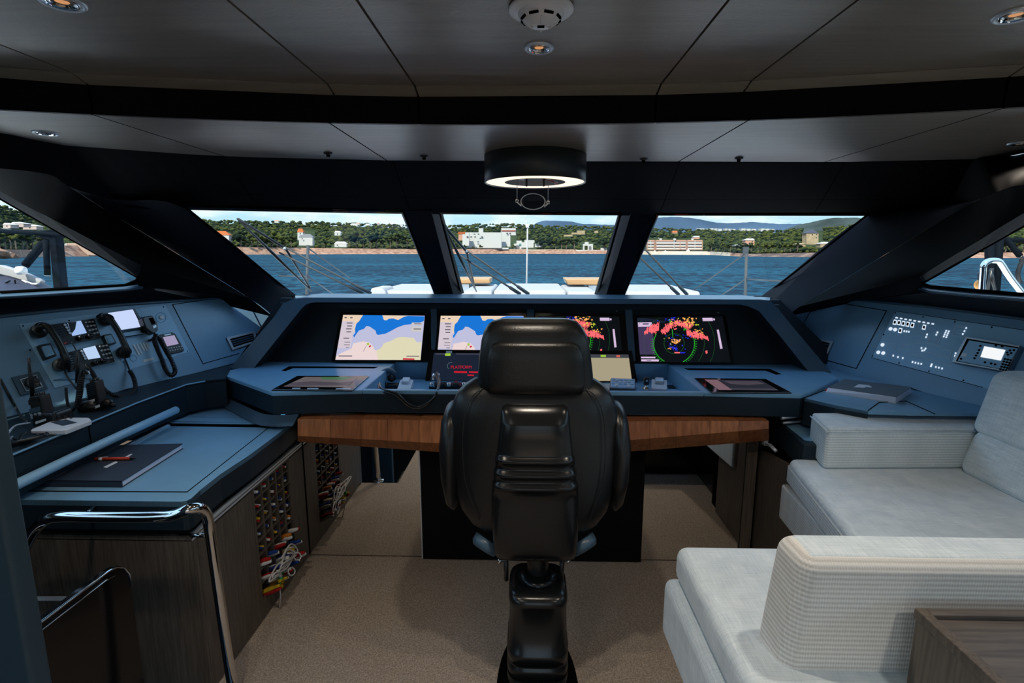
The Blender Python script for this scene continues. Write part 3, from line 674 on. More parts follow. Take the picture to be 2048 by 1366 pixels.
touch([(1389.4, 756), (1531, 757.7), (1583, 785), (1424, 785)], ((1409, 759), (1523, 760.5), (1558, 781), (1438, 779.6)), 'black touchscreen let into the right desk wing with a dim radar picture',
      [([R4(0, 0, 1, 1)], d_drk), ([R4(0, 0, .22, 1)], d_pnk), ([[(.3, .1), (.9, .1), (.95, .35), (.6, .5), (.35, .4)], R4(.22, .85, 1, .93)], d_gry)], [])
# ------------------------------------------------------------------ things on the tray
def y_of(px, py, z=ZTR): return onZ(px, py, z)
# gooseneck-corded handset on a cradle
b0 = onZ(779, 777, ZTR)
t = thing('telephone_handset', 'grey curved handset in its cradle at the left of the desk tray', 'telephone', b0)
yc = b0.y+.02
hp_ = spline([onY(757, 772, yc-.03), onY(755, 758, yc-.02), onY(764, 745, yc), onY(778, 741, yc+.03), onY(788, 748, yc+.05)], 8)
n_ = len(hp_)
tube('grip', hp_, [.012+.007*abs(math.cos(math.pi*i/(n_-1))) for i in range(n_)], m_hood, t, n=12)
lathe('earpiece', onY(783, 756, yc+.03), [(0, -.012), (.02, -.012), (.024, .0), (.02, .012), (0, .012)], m_black, t, n=18, axis=(.8, -.5, .2))
lathe('mouthpiece', onY(764, 768, yc-.03), [(0, -.012), (.02, -.012), (.024, .0), (.02, .012), (0, .012)], m_black, t, n=18, axis=(.8, -.5, .2))
box('cradle', b0+V((0.0, .02, .012)), (.09, .06, .024), m_black, t, bevel=.006)
cpts = [onY(757, 770, 2.62), onY(762, 782, 2.50), onY(790, 790, 2.45), onY(815, 812, 2.44), onY(838, 817, 2.44), onY(862, 803, 2.45), onY(874, 782, 2.50), onY(877, 765, 2.62), onY(872, 748, 2.74)]
tube('cord', spline(cpts, 8), .0065, m_black, t, n=8)
tube('cord', [p+V((.006, 0, .010)) for p in spline(cpts, 8)], .0055, m_shell, t, n=8)
# covered switches, small keypads
def wedge(name, label, cat, px, m1, w=.075, d=.085, tilt=0, group=None):
    c = onZ(px[0], px[1], ZTR)
    t = thing(name, label, cat, c, group); R = Matrix.Rotation(tilt, 3, 'Z')
    def q(x, y, z): return c+R @ V((x, y, z))
    hull8('base', [q(-w/2, -d/2, 0), q(w/2, -d/2, 0), q(w/2, d/2, 0), q(-w/2, d/2, 0)], [q(-w/2, -d/2, .012), q(w/2, -d/2, .012), q(w/2, d/2, .045), q(-w/2, d/2, .045)], m1, t, bevel=.003)
    return t, q
t, q = wedge('covered_switch', 'white covered switch box beside the handset at the left of the tray', 'switch', (811, 778), m_white)
hull8('flap', [q(-.024, -.005, .026), q(.024, -.005, .026), q(.024, .04, .043), q(-.024, .04, .043)], [q(-.022, .0, .046), q(.022, .0, .046), q(.022, .036, .062), q(-.022, .036, .062)], m_white, t, bevel=.006)
t, q = wedge('covered_switch', 'white covered switch box beside the joystick at the right of the tray', 'switch', (1318, 778), m_white, w=.085, tilt=-.25)
hull8('flap', [q(-.026, -.005, .026), q(.026, -.005, .026), q(.026, .04, .043), q(-.026, .04, .043)], [q(-.024, .0, .046), q(.024, .0, .046), q(.024, .036, .062), q(-.024, .036, .062)], m_alu, t, bevel=.006)
for px, lb in (((1233, 778), 'pale blue trackball keypad nearest the chair on the right of the tray'), ((1257, 779), 'pale blue trackball keypad beside the joystick on the tray')):
    t, q = wedge('keypad', lb, 'keypad', px, m_black, w=.075, d=.11, tilt=-.2, group='trackball keypads on the desk tray')
    hull8('deck', [q(-.035, -.045, .014), q(.035, -.045, .014), q(.035, .05, .042), q(-.035, .05, .042)], [q(-.033, -.043, .024), q(.033, -.043, .024), q(.033, .05, .052), q(-.033, .05, .052)], m_bluekey, t, bevel=.003)
    for i in range(3):
        for j in range(3): box('key', q(-.02+.02*i, -.01+.02*j, .034+.006*j), (.014, .013, .006), m_white if (i+j) % 2 else m_bluekey, t)
    lathe('ball', q(0, -.032, .026), [(0, .010), (.007, .008), (.011, .003), (.012, 0)], m_red if False else m_white, t, n=14)
c = onZ(1292, 780, ZTR)
t = thing('joystick', 'small black thumb joystick on a chrome foot on the desk tray', 'joystick', c)
lathe('foot', c, [(.0, 0), (.022, 0), (.02, .012), (.010, .016), (.009, .03)], m_chrome, t, n=18)
box('grip', c+V((0, 0, .052)), (.030, .024, .046), m_black, t, bevel=.009, seg=3)
disc('button', c+V((0, -.0122, .056)), .006, V((0, -1, 0)), .002, m_alu, t, n=12)
slab('recess', Z([(1333, 770), (1369, 770), (1381, 778), (1337, 778)], ZTR+.001), (0, 0, .001), m_recess, helm)
slab('tray_plate', Z([(1328, 767), (1378, 767.5), (1397, 783), (1330, 783)], ZTR+.0004), (0, 0, .0004), m_plate, helm)
# engine telegraph strip with knobs and chrome levers
c = onZ(905, 777, ZTR)
t = thing('throttle_control', 'black control strip with chrome knobs below the alarm monitor', 'control', c)
box2('base', (onZ(858, 778, ZTR).x, c.y-.02, ZTR), (onZ(945, 778, ZTR).x, c.y+.06, ZTR+.022), m_black, t, bevel=.004)
for k, px in enumerate((864, 884, 898, 912, 928)):
    p = onZ(px, 772, ZTR+.022); lathe('knob', p, [(0, 0), (.015, 0), (.015, .012), (.012, .02), (0, .021)], m_chrome if k % 2 == 0 else m_shell, t, n=18)
for px in (868, 878):
    p = onZ(px, 774, ZTR+.02); tube('lever', [p, p+V((-.004, .0, .04)), p+V((-.002, .01, .075))], .006, m_chrome, t, n=10)
disc('button', onZ(912, 765, ZTR+.035), .008, (0, 0, 1), .006, m_red, t)
# ------------------------------------------------------------------ teak beam below the desk: staves
yb = 2.42
beam = thing('wooden_beam', 'long orange-brown teak beam running below the helm desk', 'beam', (0, yb, .65))
BT = [(595, 838), (1068, 843), (1538, 842)]; BB = [(603, 884), (1068, 918), (1528, 882)]; BM = [(600, 872), (1068, 896), (1532, 858)]
def li(L, px):
    for (a, ya), (b, yb_) in zip(L, L[1:]):
        if px <= b or b == L[-1][0]: return ya+(yb_-ya)*(px-a)/(b-a)
eb = [595, 660, 722, 775, 838, 890, 960, 1030, 1100, 1165, 1230, 1300, 1352, 1420, 1478, 1538]
for i, (a, b) in enumerate(zip(eb, eb[1:])):
    a1, b1 = a+.35, b-.35
    bulge = lambda px: yb-.10*max(0, 1-((px-1068)/470)**2)*0+0
    f = [onY(a1, li(BT, a1), yb), onY(b1, li(BT, b1), yb), onY(b1, li(BM, b1), yb-.012), onY(a1, li(BM, a1), yb-.012)]
    g_ = [onY(a1, li(BB, a1), yb+.05), onY(b1, li(BB, b1), yb+.05)]
    bk = [p+V((0, .10, 0)) for p in (f[0], f[1])]; bl = [V((f[0].x, yb+.10, g_[0].z)), V((f[1].x, yb+.10, g_[1].z))]
    vs = [f[0], f[1], f[2], f[3], g_[0], g_[1], bk[0]+V((0, 0, 0)), bk[1], bl[0], bl[1]]
    fs = [(0, 3, 2, 1), (3, 4, 5, 2), (0, 1, 7, 6), (4, 8, 9, 5), (6, 7, 9, 8), (0, 6, 8, 4, 3), (1, 2, 5, 9, 7)]
    mk('stave', vs, fs, m_walnut[(i*2+i//3) % 3], beam)
# ------------------------------------------------------------------ mirrors and black centre panel below the desk
ym = 2.57
S(box2('wall_under_desk', (-1.22, ym+.012, 0), (1.30, ym+.05, .85), m_joint))
mr = thing('mirror_panel', 'mirror panel below the desk to the left of the chair', 'mirror', (-.88, ym, 0), 'mirror panels below the helm desk')
box2('glass', (-1.185, ym, .008), (-.575, ym+.008, .84), m_mirror, mr)
mr = thing('mirror_panel', 'mirror panel below the desk to the right of the chair', 'mirror', (.85, ym, 0), 'mirror panels below the helm desk')
box2('glass', (.585, ym, .008), (1.10, ym+.008, .84), m_mirror, mr)
t = thing('centre_panel', 'matt black panel between the two mirrors below the desk', 'panel', (0, ym-.02, 0))
box2('board', (-.572, ym-.02, .006), (.582, ym+.008, .84), m_dark, t)
box2('edge_trim', (-.578, ym-.022, .004), (-.572, ym+.006, .84), m_alu, t)

# ================================================================== SIDE CONSOLES
def bead(name, pts, r, m, parent): return tube(name, pts, r, m, parent, n=8)
ZL = .95
pc = thing('side_console', 'navy side console along the left window carrying the radios and handsets', 'console', PL.at(270, 700, -.02))
top = [(-160, 652), (0, 633), (125, 620), (250, 609), (400, 599), (490, 591), (560, 600)]
bot = [(-160, 896), (0, 846), (90, 822), (180, 799), (278, 774), (370, 751), (470, 726)]
dL = V((-.35, -1, 0))*.75
slab('face_board', [PL.at(*top[0])+dL]+PL.many(top)+list(reversed(PL.many(bot)))+[PL.at(*bot[0])+dL], -PL.n*.03, m_panel, pc)
bead('top_bead', PL.many(top, .004), .008, m_hood, pc)
# hatch with a dark joint round it
hq = [(345, 609), (436, 596.5), (503, 617), (540, 690), (478, 707), (406, 727.5)]
for a, b in zip(hq, hq[1:]+hq[:1]): 
    if (a, b) != (hq[3], hq[4]): tube('hatch_joint', [PL.at(*a, .001), PL.at(*b, .001)], .0022, m_joint, pc, n=5)
def vent(P, q, label, slats=3):
    t = thing('air_vent', label, 'vent', P.at(*q[3]))
    A = P.many(q, .010); B = P.many(q, 0)
    ins = lambda k: [A[i].lerp((A[0]+A[1]+A[2]+A[3])/4, k) for i in range(4)]
    cen = (A[0]+A[1]+A[2]+A[3])/4
    I_ = [A[0].lerp(A[1], .08).lerp(A[3].lerp(A[2], .08), .16), A[1].lerp(A[0], .08).lerp(A[2].lerp(A[3], .08), .16), A[2].lerp(A[3], .08).lerp(A[1].lerp(A[0], .08), .16), A[3].lerp(A[2], .08).lerp(A[0].lerp(A[1], .08), .16)]
    vs = A+I_+B; fs = [(i, (i+1) % 4, 4+(i+1) % 4, 4+i) for i in range(4)]+[(8+i, 8+(i+1) % 4, (i+1) % 4, i) for i in range(4)]
    mk('frame', vs, fs, m_alu, t)
    slab('core', [v-P.n*.008 for v in I_], -P.n*.004, m_joint, t)
    for k in range(1, slats+1):
        f = k/(slats+1); a, b = I_[0].lerp(I_[3], f), I_[1].lerp(I_[2], f); h = (I_[3]-I_[0])*.06
        slab('slat', [a-h, b-h, b+h, a+h], -P.n*.006, m_hood, t)
    return t
vent(PL, [(453, 675), (510, 661.6), (515, 683), (465, 700)], 'chrome framed air vent on the left console beside the hood')
# ledge below the face, and its front
lf = [(-160, 985), (0, 918), (88, 881), (176, 845), (272, 805), (372, 768), (410, 761), (451, 757)]
Lf = Z(lf, ZL)
Lf = [Lf[0]+V((0, -.55, 0))]+Lf
lb = PL.many(bot, -.02); lb = [lb[0]+dL]+lb
def up_z(p, z): return V((p.x, p.y, z))
slab('ledge', Lf+[up_z(p, ZL) for p in reversed(lb)], (0, 0, -.015), m_deskf, pc)
bead('ledge_edge', [p+V((0, 0, -.004)) for p in Lf[:8]], .004, m_desk, pc)
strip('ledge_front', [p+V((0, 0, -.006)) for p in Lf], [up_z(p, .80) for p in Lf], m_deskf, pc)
a_, b_ = Lf[4], Lf[4]
tube('joint', [a_+V((.0015, 0, .001)), up_z(a_, .82)+V((.0015, 0, 0))], .0018, m_joint, pc, n=5)
# ------------------------------------------------------------------ chart table
ZC = .78
ct = thing('chart_table', 'low navy leather chart table to the left of the helm chair', 'table', onZ(383, 1003, ZC)-V((0, 0, .1)))
E0 = [(362, 1003), (374, 1001), (383, 996), (400, 980), (440, 948.5), (500, 909), (563, 862), (593, 836)]
Eo = Z(E0, ZC)
Aft = V((-1.80, Eo[0].y-.001, ZC))
tab = [Aft]+Eo+[V((-1.20, 2.60, ZC)), V((-1.80, 2.60, ZC))]
slab('table_top', tab, (0, 0, -.02), m_desk, ct)
edge = [Aft]+Eo
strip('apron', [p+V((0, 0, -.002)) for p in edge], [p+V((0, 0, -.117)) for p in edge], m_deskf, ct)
slab('underside', [p+V((0, 0, -.117)) for p in tab], (0, 0, .01), m_joint, ct)
# sunk writing panel: a thin raised rim with joint
rim = [(30, 982), (374, 984), (540, 853), (338, 850), (250, 889)]
rp = Z(rim, ZC+.001)
tube('rim_joint', [rp[0], rp[1]], .0022, m_joint, ct, n=5)
tube('rim_joint', [rp[1], rp[2]], .0016, m_joint, ct, n=5)
slab('rim', Z([(337, 846.5), (544, 849.5), (540, 854), (340, 851)], ZC+.003), (0, 0, -.003), m_joint, ct)
slab('rim', Z([(250, 893), (262, 893), (341, 850), (335, 848)], ZC+.004), (0, 0, -.004), m_plate, ct)
slab('rim', Z([(338, 838), (545, 840.5), (548, 845), (337, 842)], ZC+.005), (0, 0, -.005), m_desk, ct)
slab('corner_recess', Z([(345, 833), (392, 814), (450, 806), (497, 829), (480, 835)], ZC+.0015), (0, 0, -.001), m_panel, ct)
slab('corner_rim', Z([(444, 805), (452, 805), (500, 828), (492, 829)], ZC+.006), (0, 0, -.006), m_plate, ct)
# padded roll along the ledge
r0 = [onX(-90, 1029, -1.725), onX(0, 985, -1.725), onX(75, 949, -1.725), onX(150, 913, -1.725), onX(250, 866.5, -1.725), onX(352, 820, -1.725)]
tube('padded_roll', r0, .018, m_plate, ct, n=14)
# steel tray rims in the corner under the desk
tube('steel_rail', [onZ(382, 812, ZC+.03), onZ(412, 803, ZC+.03), onZ(430, 798, ZC+.03)], .010, m_alu, ct, n=8)
sw = spline([onZ(455, 796, ZC+.045), onZ(490, 812, ZC+.045), onZ(525, 827, ZC+.05), onZ(560, 830, ZC+.055), onZ(598, 828, ZC+.055)], 6)
strip('corner_flap', sw, [onZ(452, 803, ZC+.01)*1.0]+[p+V((0, -.05-.03*i/len(sw), -.035)) for i, p in enumerate(sw[1:])], m_hood, ct)
# ------------------------------------------------------------------ radio plate and what it carries
A = lambda x, y: (60+x/6.0235, 610+y/6.0235)
AM = lambda pts: [A(*p) for p in pts]
t = thing('instrument_plate', 'blue grey instrument plate carrying two radios on the left console', 'panel', PL.at(110, 775))
slab('plate', PL.many([(38, 648), (331, 610), (379, 704), (262, 738), (110, 776)], .004), -PL.n*.004, m_plate, t)
for q in ((46, 652), (138, 641), (327, 614), (375, 702), (60, 700)): disc('screw', PL.at(*q, .004), .0035, PL.n, .0015, m_joint, t, n=8)
BARS = [((1243, 480), (1262, 476), (1330, 598), (1312, 604)), ((1285, 474), (1302, 470), (1362, 586), (1345, 592)), ((1325, 466), (1342, 462), (1388, 548), (1370, 553)), ((1358, 458), (1374, 454), (1420, 550), (1402, 554)), ((1390, 450), (1408, 446), (1446, 524), (1428, 530))]
for q in BARS: slab('rocker_switch', PL.many(AM(q), .009), -PL.n*.006, m_label, t)
for q in ([(1360, 660), (1485, 632), (1492, 656), (1372, 690)], [(858, 778), (1000, 745), (1010, 766), (868, 804)], [(755, 803), (838, 788), (846, 808), (764, 834)], [(1548, 622), (1600, 614), (1602, 628), (1556, 636)], [(532, 862), (560, 856), (572, 880), (544, 888)]):
    slab('white_label', PL.many(AM(q), .006), -PL.n*.002, m_label, t)
tube('oval_ring', [PL.at(*A(1578+62*math.cos(k*.3927), 150+58*math.sin(k*.3927)), .005) for k in range(16)], .0012, m_desk, t, n=5, closed=True)
lathe('white_button', PL.at(*A(1580, 152), .004), [(0, .006), (.010, .006), (.013, .003), (.013, 0)], m_label, t, n=18, axis=PL.n)
tube('round_gauge', [PL.at(*A(1245+42*math.cos(k*.3927), 640+36*math.sin(k*.3927)), .005) for k in range(16)], .0012, m_panel, t, n=5, closed=True)
slab('lower_shelf', PL.many([A(290, 900), A(1150, 665), A(1240, 985), A(1010, 1060), A(820, 1010), A(790, 880)], .012), -PL.n*.012, m_panel, t)
def radio(label, body, screen, spk, keys, knobs, side, extra=None):
    t = thing('marine_radio', label, 'radio', PL.at(*A(*body[3])), 'marine radios on the left console')
    slab('body', PL.many(AM(body), .028), -PL.n*.028, m_black, t)
    slab('display', PL.many(AM(screen), .031), -PL.n*.003, flat('radio_display', (176, 200, 232)) if not extra else flat('radio_display_sky', (150, 178, 225)), t)
    if extra: slab('display_shadow', PL.many(AM(extra), .0316), -PL.n*.0004, m_black, t)
    sp = slab('speaker_grille', PL.many(AM(spk), .030), -PL.n*.002, m_shell, t)
    P = PL.many(AM(spk), .0305)
    for k in range(5):
        f = (k+.5)/5; tube('grille_rib', [P[0].lerp(P[3], f), P[1].lerp(P[2], f)], .0012, m_hood, sp, n=5)
    P = PL.many(AM(keys), .030)
    for i in range(4):
        for j in range(3):
            u, v = (j+.5)/3, (i+.5)/4; c = P[0].lerp(P[1], u).lerp(P[3].lerp(P[2], u), v)
            lathe('key', c, [(0, .005), (.0045, .005), (.0055, 0)], m_alu, t, n=8, axis=PL.n)
    for k in knobs: lathe('knob', PL.at(*A(*k), .028), [(0, .018), (.009, .017), (.012, .010), (.013, 0)], m_shell, t, n=16, axis=PL.n)
    P = PL.many(AM(side), .030)
    for i in range(4):
        c = P[0].lerp(P[1], (i+.5)/4); box('side_key', c, (.010, .010, .006), m_alu, t, R=Matrix((PL.n.orthogonal().normalized(), PL.n.cross(PL.n.orthogonal().normalized()), PL.n)).transposed())
    return t
r1 = radio('upper black marine radio with a sky-bright display on the left console', [(222, 240), (770, 165), (860, 395), (385, 480)], [(455, 215), (612, 188), (685, 335), (515, 372)], [(245, 250), (380, 222), (450, 370), (345, 400)], [(640, 185), (765, 178), (835, 350), (735, 385)], [(600, 398), (715, 378)], [(410, 225), (490, 355)], [(455, 215), (560, 198), (545, 290), (500, 350)])
slab('red_mark', PL.many(AM([(405, 462), (440, 440), (450, 452), (420, 474)]), .030), -PL.n*.002, m_red, r1)
r2 = radio('lower black marine radio with a white display on the left console', [(440, 575), (935, 455), (1022, 680), (490, 800)], [(640, 525), (785, 490), (850, 632), (705, 655)], [(455, 578), (520, 562), (540, 710), (478, 720)], [(815, 478), (930, 462), (1005, 650), (895, 680)], [(785, 702), (878, 678)], [(615, 545), (670, 660)])
def handset(label, base, arc, ear, mouth, cradle, cord, cr):
    t = thing('telephone_handset', label, 'telephone', PL.at(*A(*base)), 'telephone handsets on the left console')
    P = spline([PL.at(*A(x, y), o) for x, y, o in arc], 8); n = len(P)
    tube('grip', P, [.0135+.007*abs(1-2*i/(n-1))**2 for i in range(n)], m_shell, t, n=12)
    for nm, e in (('earpiece', ear), ('mouthpiece', mouth)):
        lathe(nm, PL.at(*A(e[0], e[1]), .0), [(.018, .012), (.029, .018), (.030, .042), (.024, .058), (0, .062)], m_black, t, n=20, axis=PL.n)
    slab('cradle', PL.many(AM(cradle), .030), -PL.n*.028, m_black, t, bevel=.004)
    c4_ = PL.many(AM(cradle), .036); cen = sum(c4_, V((0, 0, 0)))/4
    slab('cradle_plate', [c.lerp(cen, .28) for c in c4_], -PL.n*.008, m_desk, t, bevel=.002)
    P = spline([PL.at(*A(x, y), o) for x, y, o in cord], 8)
    tube('cord', P, .004, m_black, t, n=6)
    if cr: tube('coiled_cord', coil([PL.at(*A(x, y), o) for x, y, o in cr[0]], .007, cr[1]), .0035, m_black, t, n=5)
    return t
handset('black telephone handset with shiny back at the left end of the radio plate', (330, 760), [(75, 300, .055), (130, 250, .078), (215, 265, .09), (310, 390, .095), (390, 540, .09), (430, 660, .08), (425, 745, .055)], (60, 345), (330, 740),
        [(105, 480), (255, 455), (330, 610), (190, 660)], [(420, 760, .04), (440, 850, .03), (520, 960, .03), (560, 1010, .05)], None)
handset('black telephone handset in front of the small monitor on the left console', (1080, 640), [(850, 160, .055), (890, 135, .075), (960, 165, .09), (1050, 290, .095), (1120, 430, .09), (1160, 540, .08), (1150, 610, .055)], (870, 205), (1080, 590),
        [(880, 360), (985, 340), (1050, 460), (940, 490)], [(1140, 640, .02), (1175, 720, .02), (1200, 790, .03)], ([(1200, 790, .03), (1245, 870, .05), (1270, 980, .07), (1230, 1060, .09), (1110, 1105, .10), (980, 1075, .10), (890, 1010, .09), (800, 900, .06), (740, 800, .03), (670, 720, .02)], 60))
# small monitor with a slim tray
t = thing('small_monitor', 'small blank white monitor on the left console behind the handset', 'monitor', PL.at(*A(1110, 350)))
slab('case', PL.many(AM([(915, 95), (1248, 42), (1392, 268), (1092, 318)]), .022), -PL.n*.022, m_hood, t, bevel=.003)
slab('screen', PL.many(AM([(940, 96), (1238, 52), (1342, 262), (1080, 302)]), .0235), -PL.n*.002, flat('blank_screen', (190, 204, 240)), t)
slab('side_strip', PL.many(AM([(1240, 44), (1262, 40), (1395, 262), (1372, 268)]), .026), -PL.n*.004, m_gloss, t)
slab('tray', PL.many(AM([(1095, 322), (1398, 272), (1412, 345), (1130, 392)]), .020), -PL.n*.020, m_plate, t, bevel=.003)
tube('tray_line', PL.many(AM([(1115, 330), (1385, 285)]), .022), .0022, m_joint, t, n=5); tube('tray_line', PL.many(AM([(1145, 385), (1395, 345)]), .022), .0022, m_joint, t, n=5)
lathe('tray_knob', PL.at(*A(1358, 315), .02), [(0, .01), (.009, .009), (.011, 0)], m_joint, t, n=14, axis=PL.n)
# fist microphone
t = thing('fist_microphone', 'black fist microphone hanging on a coiled cord at the right of the radio plate', 'microphone', PL.at(*A(1500, 345)))
vs = AM([(1352, 160), (1380, 138), (1468, 124), (1490, 135), (1540, 225), (1545, 300), (1505, 342), (1480, 340), (1400, 280), (1372, 215)])
slab('body', PL.many(vs, .06), -PL.n*.045, m_shell, t, bevel=.012, seg=3)
slab('grille', PL.many(AM([(1432, 158), (1478, 150), (1518, 220), (1470, 238)]), .0615), -PL.n*.002, m_joint, t)
slab('name_plate', PL.many(AM([(1480, 255), (1518, 240), (1526, 262), (1492, 282)]), .0615), -PL.n*.002, m_alu, t)
tube('hook', spline([PL.at(*A(1345, 150), .0), PL.at(*A(1330, 200), .02), PL.at(*A(1360, 260), .03)], 5), .005, m_black, t)
tube('coiled_cord', coil([PL.at(*A(x, y), o) for x, y, o in ((1520, 345, .05), (1500, 430, .04), (1540, 540, .05), (1590, 660, .05), (1640, 790, .05), (1700, 850, .05), (1748, 800, .045), (1720, 700, .04), (1660, 590, .035), (1600, 480, .03), (1560, 400, .02))], .0085, 62), .0036, m_black, t, n=5)
tube('cord_clip', PL.many(AM([(1430, 430), (1520, 395)]), .02), .006, m_shell, t, n=8)
# small control display
t = thing('control_display', 'small black control display with a mauve screen at the right end of the radio plate', 'display', PL.at(*A(1660, 590)))
slab('body', PL.many(AM([(1545, 375), (1570, 358), (1715, 328), (1752, 345), (1862, 535), (1850, 560), (1680, 595), (1655, 580)]), .014), -PL.n*.014, m_black, t, bevel=.003)
slab('screen', PL.many(AM([(1602, 388), (1738, 362), (1792, 468), (1652, 498)]), .0152), -PL.n*.001, flat('mauve_screen', (150, 140, 172)), t)
slab('name_plate', PL.many(AM([(1615, 358), (1695, 342), (1702, 354), (1625, 370)]), .0152), -PL.n*.001, m_alu, t)
for i in range(6):
    for j in range(2):
        lathe('key', PL.at(*A(1672+30*i+14*j, 525-5*i+28*j), .014), [(0, .004), (.004, .004), (.005, 0)], m_alu, t, n=8, axis=PL.n)
# socket plate
t = thing('socket_plate', 'square grey plate with a round socket at the left end of the console', 'socket', PL.at(42, 791))
slab('plate', PL.many([(24, 754), (78, 743), (97, 777), (42, 791)], .010), -PL.n*.010, m_hood, t, bevel=.002)
C6 = lambda x, y: (x/6.208, 680+y/6.208)
sq = [C6(250, 492), C6(445, 435), C6(525, 580), C6(325, 632)]
tube('chrome_square', PL.many(sq, .012), .0028, m_alu, t, n=6, closed=True)
lathe('socket', PL.at(*C6(400, 530), .010), [(0, .004), (.012, .004), (.02, .010), (.024, .010), (.026, 0)], m_black, t, n=20, axis=PL.n)
disc('button', PL.at(*C6(325, 555), .010), .006, PL.n, .004, m_joint, t, n=12)
# cable on the face at far left
tube('cable', spline([PL.at(0, 758, .012), PL.at(15, 785, .012), PL.at(30, 812, .012), onZ(40, 830, ZL+.03), onZ(55, 845, ZL+.02)], 6), .005, m_black, pc, n=6)
# ------------------------------------------------------------------ hand-held radios on the ledge
def handheld(label, foot, pts, ant, w, scr=None, lab=()):
    b = onZ(*foot, ZL); y = b.y
    t = thing('handheld_radio', label, 'radio', b, 'handheld radios on the left ledge')
    P = [onY(px, py, y) for px, py in pts]
    slab('body', P, (0, w, 0), m_black, t, bevel=.005)
    tube('antenna', [onY(ant[0], ant[1], y+w/2), onY(ant[2], ant[3], y+w/2)], [.0085, .0055], m_black, t, n=10)
    for k in (0.25, .6, .85):
        q = P[0].lerp(P[1], k); lathe('knob', q+V((0, w/2, -.004)), [(.0, .014), (.007, .014), (.008, 0)], m_shell, t, n=12)
    return t, y
t, y1 = handheld('black handheld radio with a small grey display and tall aerial on the left ledge', (72, 852), [(56, 795), (80, 791), (92, 840), (66, 851)], None or (66, 795, 57, 716), .045)
slab('display', [onY(*p, y1-.001) for p in (C6(362, 860), C6(495, 825), C6(508, 885), C6(375, 915))], (0, -.001, 0), m_hood, t)
for i in range(3):
    for j in range(2): box('key', onY(*C6(395+48*i+8*j, 935-13*i+28*j), y1-.002), (.010, .004, .007), m_bluekey if (i, j) == (1, 1) else m_alu, t)
slab('speaker', [onY(*p, y1-.001) for p in (C6(350, 750), C6(480, 720), C6(492, 775), C6(360, 810))], (0, -.001, 0), m_shell, t)
slab('white_label', [onY(*p, y1-.006) for p in (C6(438, 1015), C6(568, 975), C6(574, 1000), C6(445, 1045))], (0, -.001, 0), m_label, t)
box('charging_cradle', onY(88, 842, y1)+V((.0, .04, .0)), (.10, .09, .07), m_black, t, bevel=.015, seg=3)
t, y2 = handheld('black handheld radio with a coiled speaker lead at the middle of the left ledge', (188, 822), [(170, 768), (190, 762), (200, 808), (177, 820)], (155, 765, 155, 704), .045)
for i in range(7): slab('grille_rib', [onY(*p, y2-.001) for p in (C6(1065, 560+24*i), C6(1175, 530+24*i), C6(1177, 536+24*i), C6(1067, 567+24*i))], (0, -.0015, 0), m_hood, t)
for q in ((1095, 755, 1172, 728, 1176, 758, 1100, 786), (1160, 828, 1235, 800, 1240, 830, 1166, 858)):
    slab('white_label', [onY(*C6(q[i], q[i+1]), y2-.006) for i in (0, 2, 4, 6)], (0, -.001, 0), m_label, t)
lathe('charging_cup', onZ(186, 818, ZL), [(.0, 0), (.05, 0), (.055, .02), (.045, .045), (.0, .05)], m_black, t, n=24)
lathe('knob', onY(175, 748, y2+.02), [(0, .012), (.008, .012), (.010, 0)], m_alu, t, n=12)
tube('lead', spline([onY(176, 748, y2), onY(166, 740, y2-.01), onY(158, 758, y2-.02), onY(155, 790, y2-.03), onY(150, 815, y2-.03), onY(140, 822, y2-.02), onY(134, 800, y2-.01), onY(132, 775, y2)], 7), .0055, m_black, t, n=8)
tube('coiled_lead', coil([onY(166, 745, y2), onY(163, 765, y2-.02), onY(160, 790, y2-.03), onY(153, 815, y2-.03)], .007, 22), .0035, m_black, t, n=5)
tube('lead', spline([onY(147, 738, y2+.02), onY(156, 712, y2+.03), onY(143, 684, y2+.05)], 5), .0025, m_black, t, n=6)
t = thing('handheld_radio', 'small black handheld lying on its side right of the middle radio', 'radio', onZ(225, 815, ZL+.0), 'handheld radios on the left ledge')
tube('body', [onZ(196, 800, ZL+.03), onZ(222, 808, ZL+.024)], [.022, .017], m_black, t, n=12); tube('tip', [onZ(222, 808, ZL+.024), onZ(229, 811, ZL+.02)], .009, m_shell, t, n=10)
# folded headset / cable tangle left of it
t = thing('cable_tangle', 'tangle of thin black cables on the ledge between the two upright radios', 'cable', onZ(108, 838, ZL))
rc_ = random.Random(5)
for k in range(4):
    tube('cable', spline([onZ(96+14*rc_.random()+10*i, 838-8*rc_.random(), ZL+.006+.03*rc_.random()) for i in range(5)], 6), .004, m_black, t, n=6)
for q in ((110, 822), (112, 829)): disc('lamp', onZ(*q, ZL+.03), .003, (0, -1, .4), .002, m_label, t, n=8)
# white wireless box
t = thing('white_device', 'flat white plastic box with a dark label on the left ledge', 'box', onZ(110, 860, ZL))
q = [C6(378, 1115), C6(745, 958), C6(1115, 962), C6(1142, 1000), C6(808, 1138), C6(790, 1140)]
slab('body', Z([(63, 858), (120, 834.5), (178, 835), (183, 840), (131, 860), (61, 861)], ZL+.020), (0, 0, -.019), m_white, t, bevel=.004, seg=3)
slab('label', Z([C6(632, 1022), C6(818, 986), C6(962, 1025), C6(778, 1064)], ZL+.0208), (0, 0, -.0006), m_cover, t)
for q in ([(112, 845.2), (128, 841.2), (132, 842.1), (116, 846.2)], [(118, 847), (132, 843.4), (136, 844.3), (122, 848)]): slab('print_line', Z(q, ZL+.0213), (0, 0, -.0004), m_hood, t)
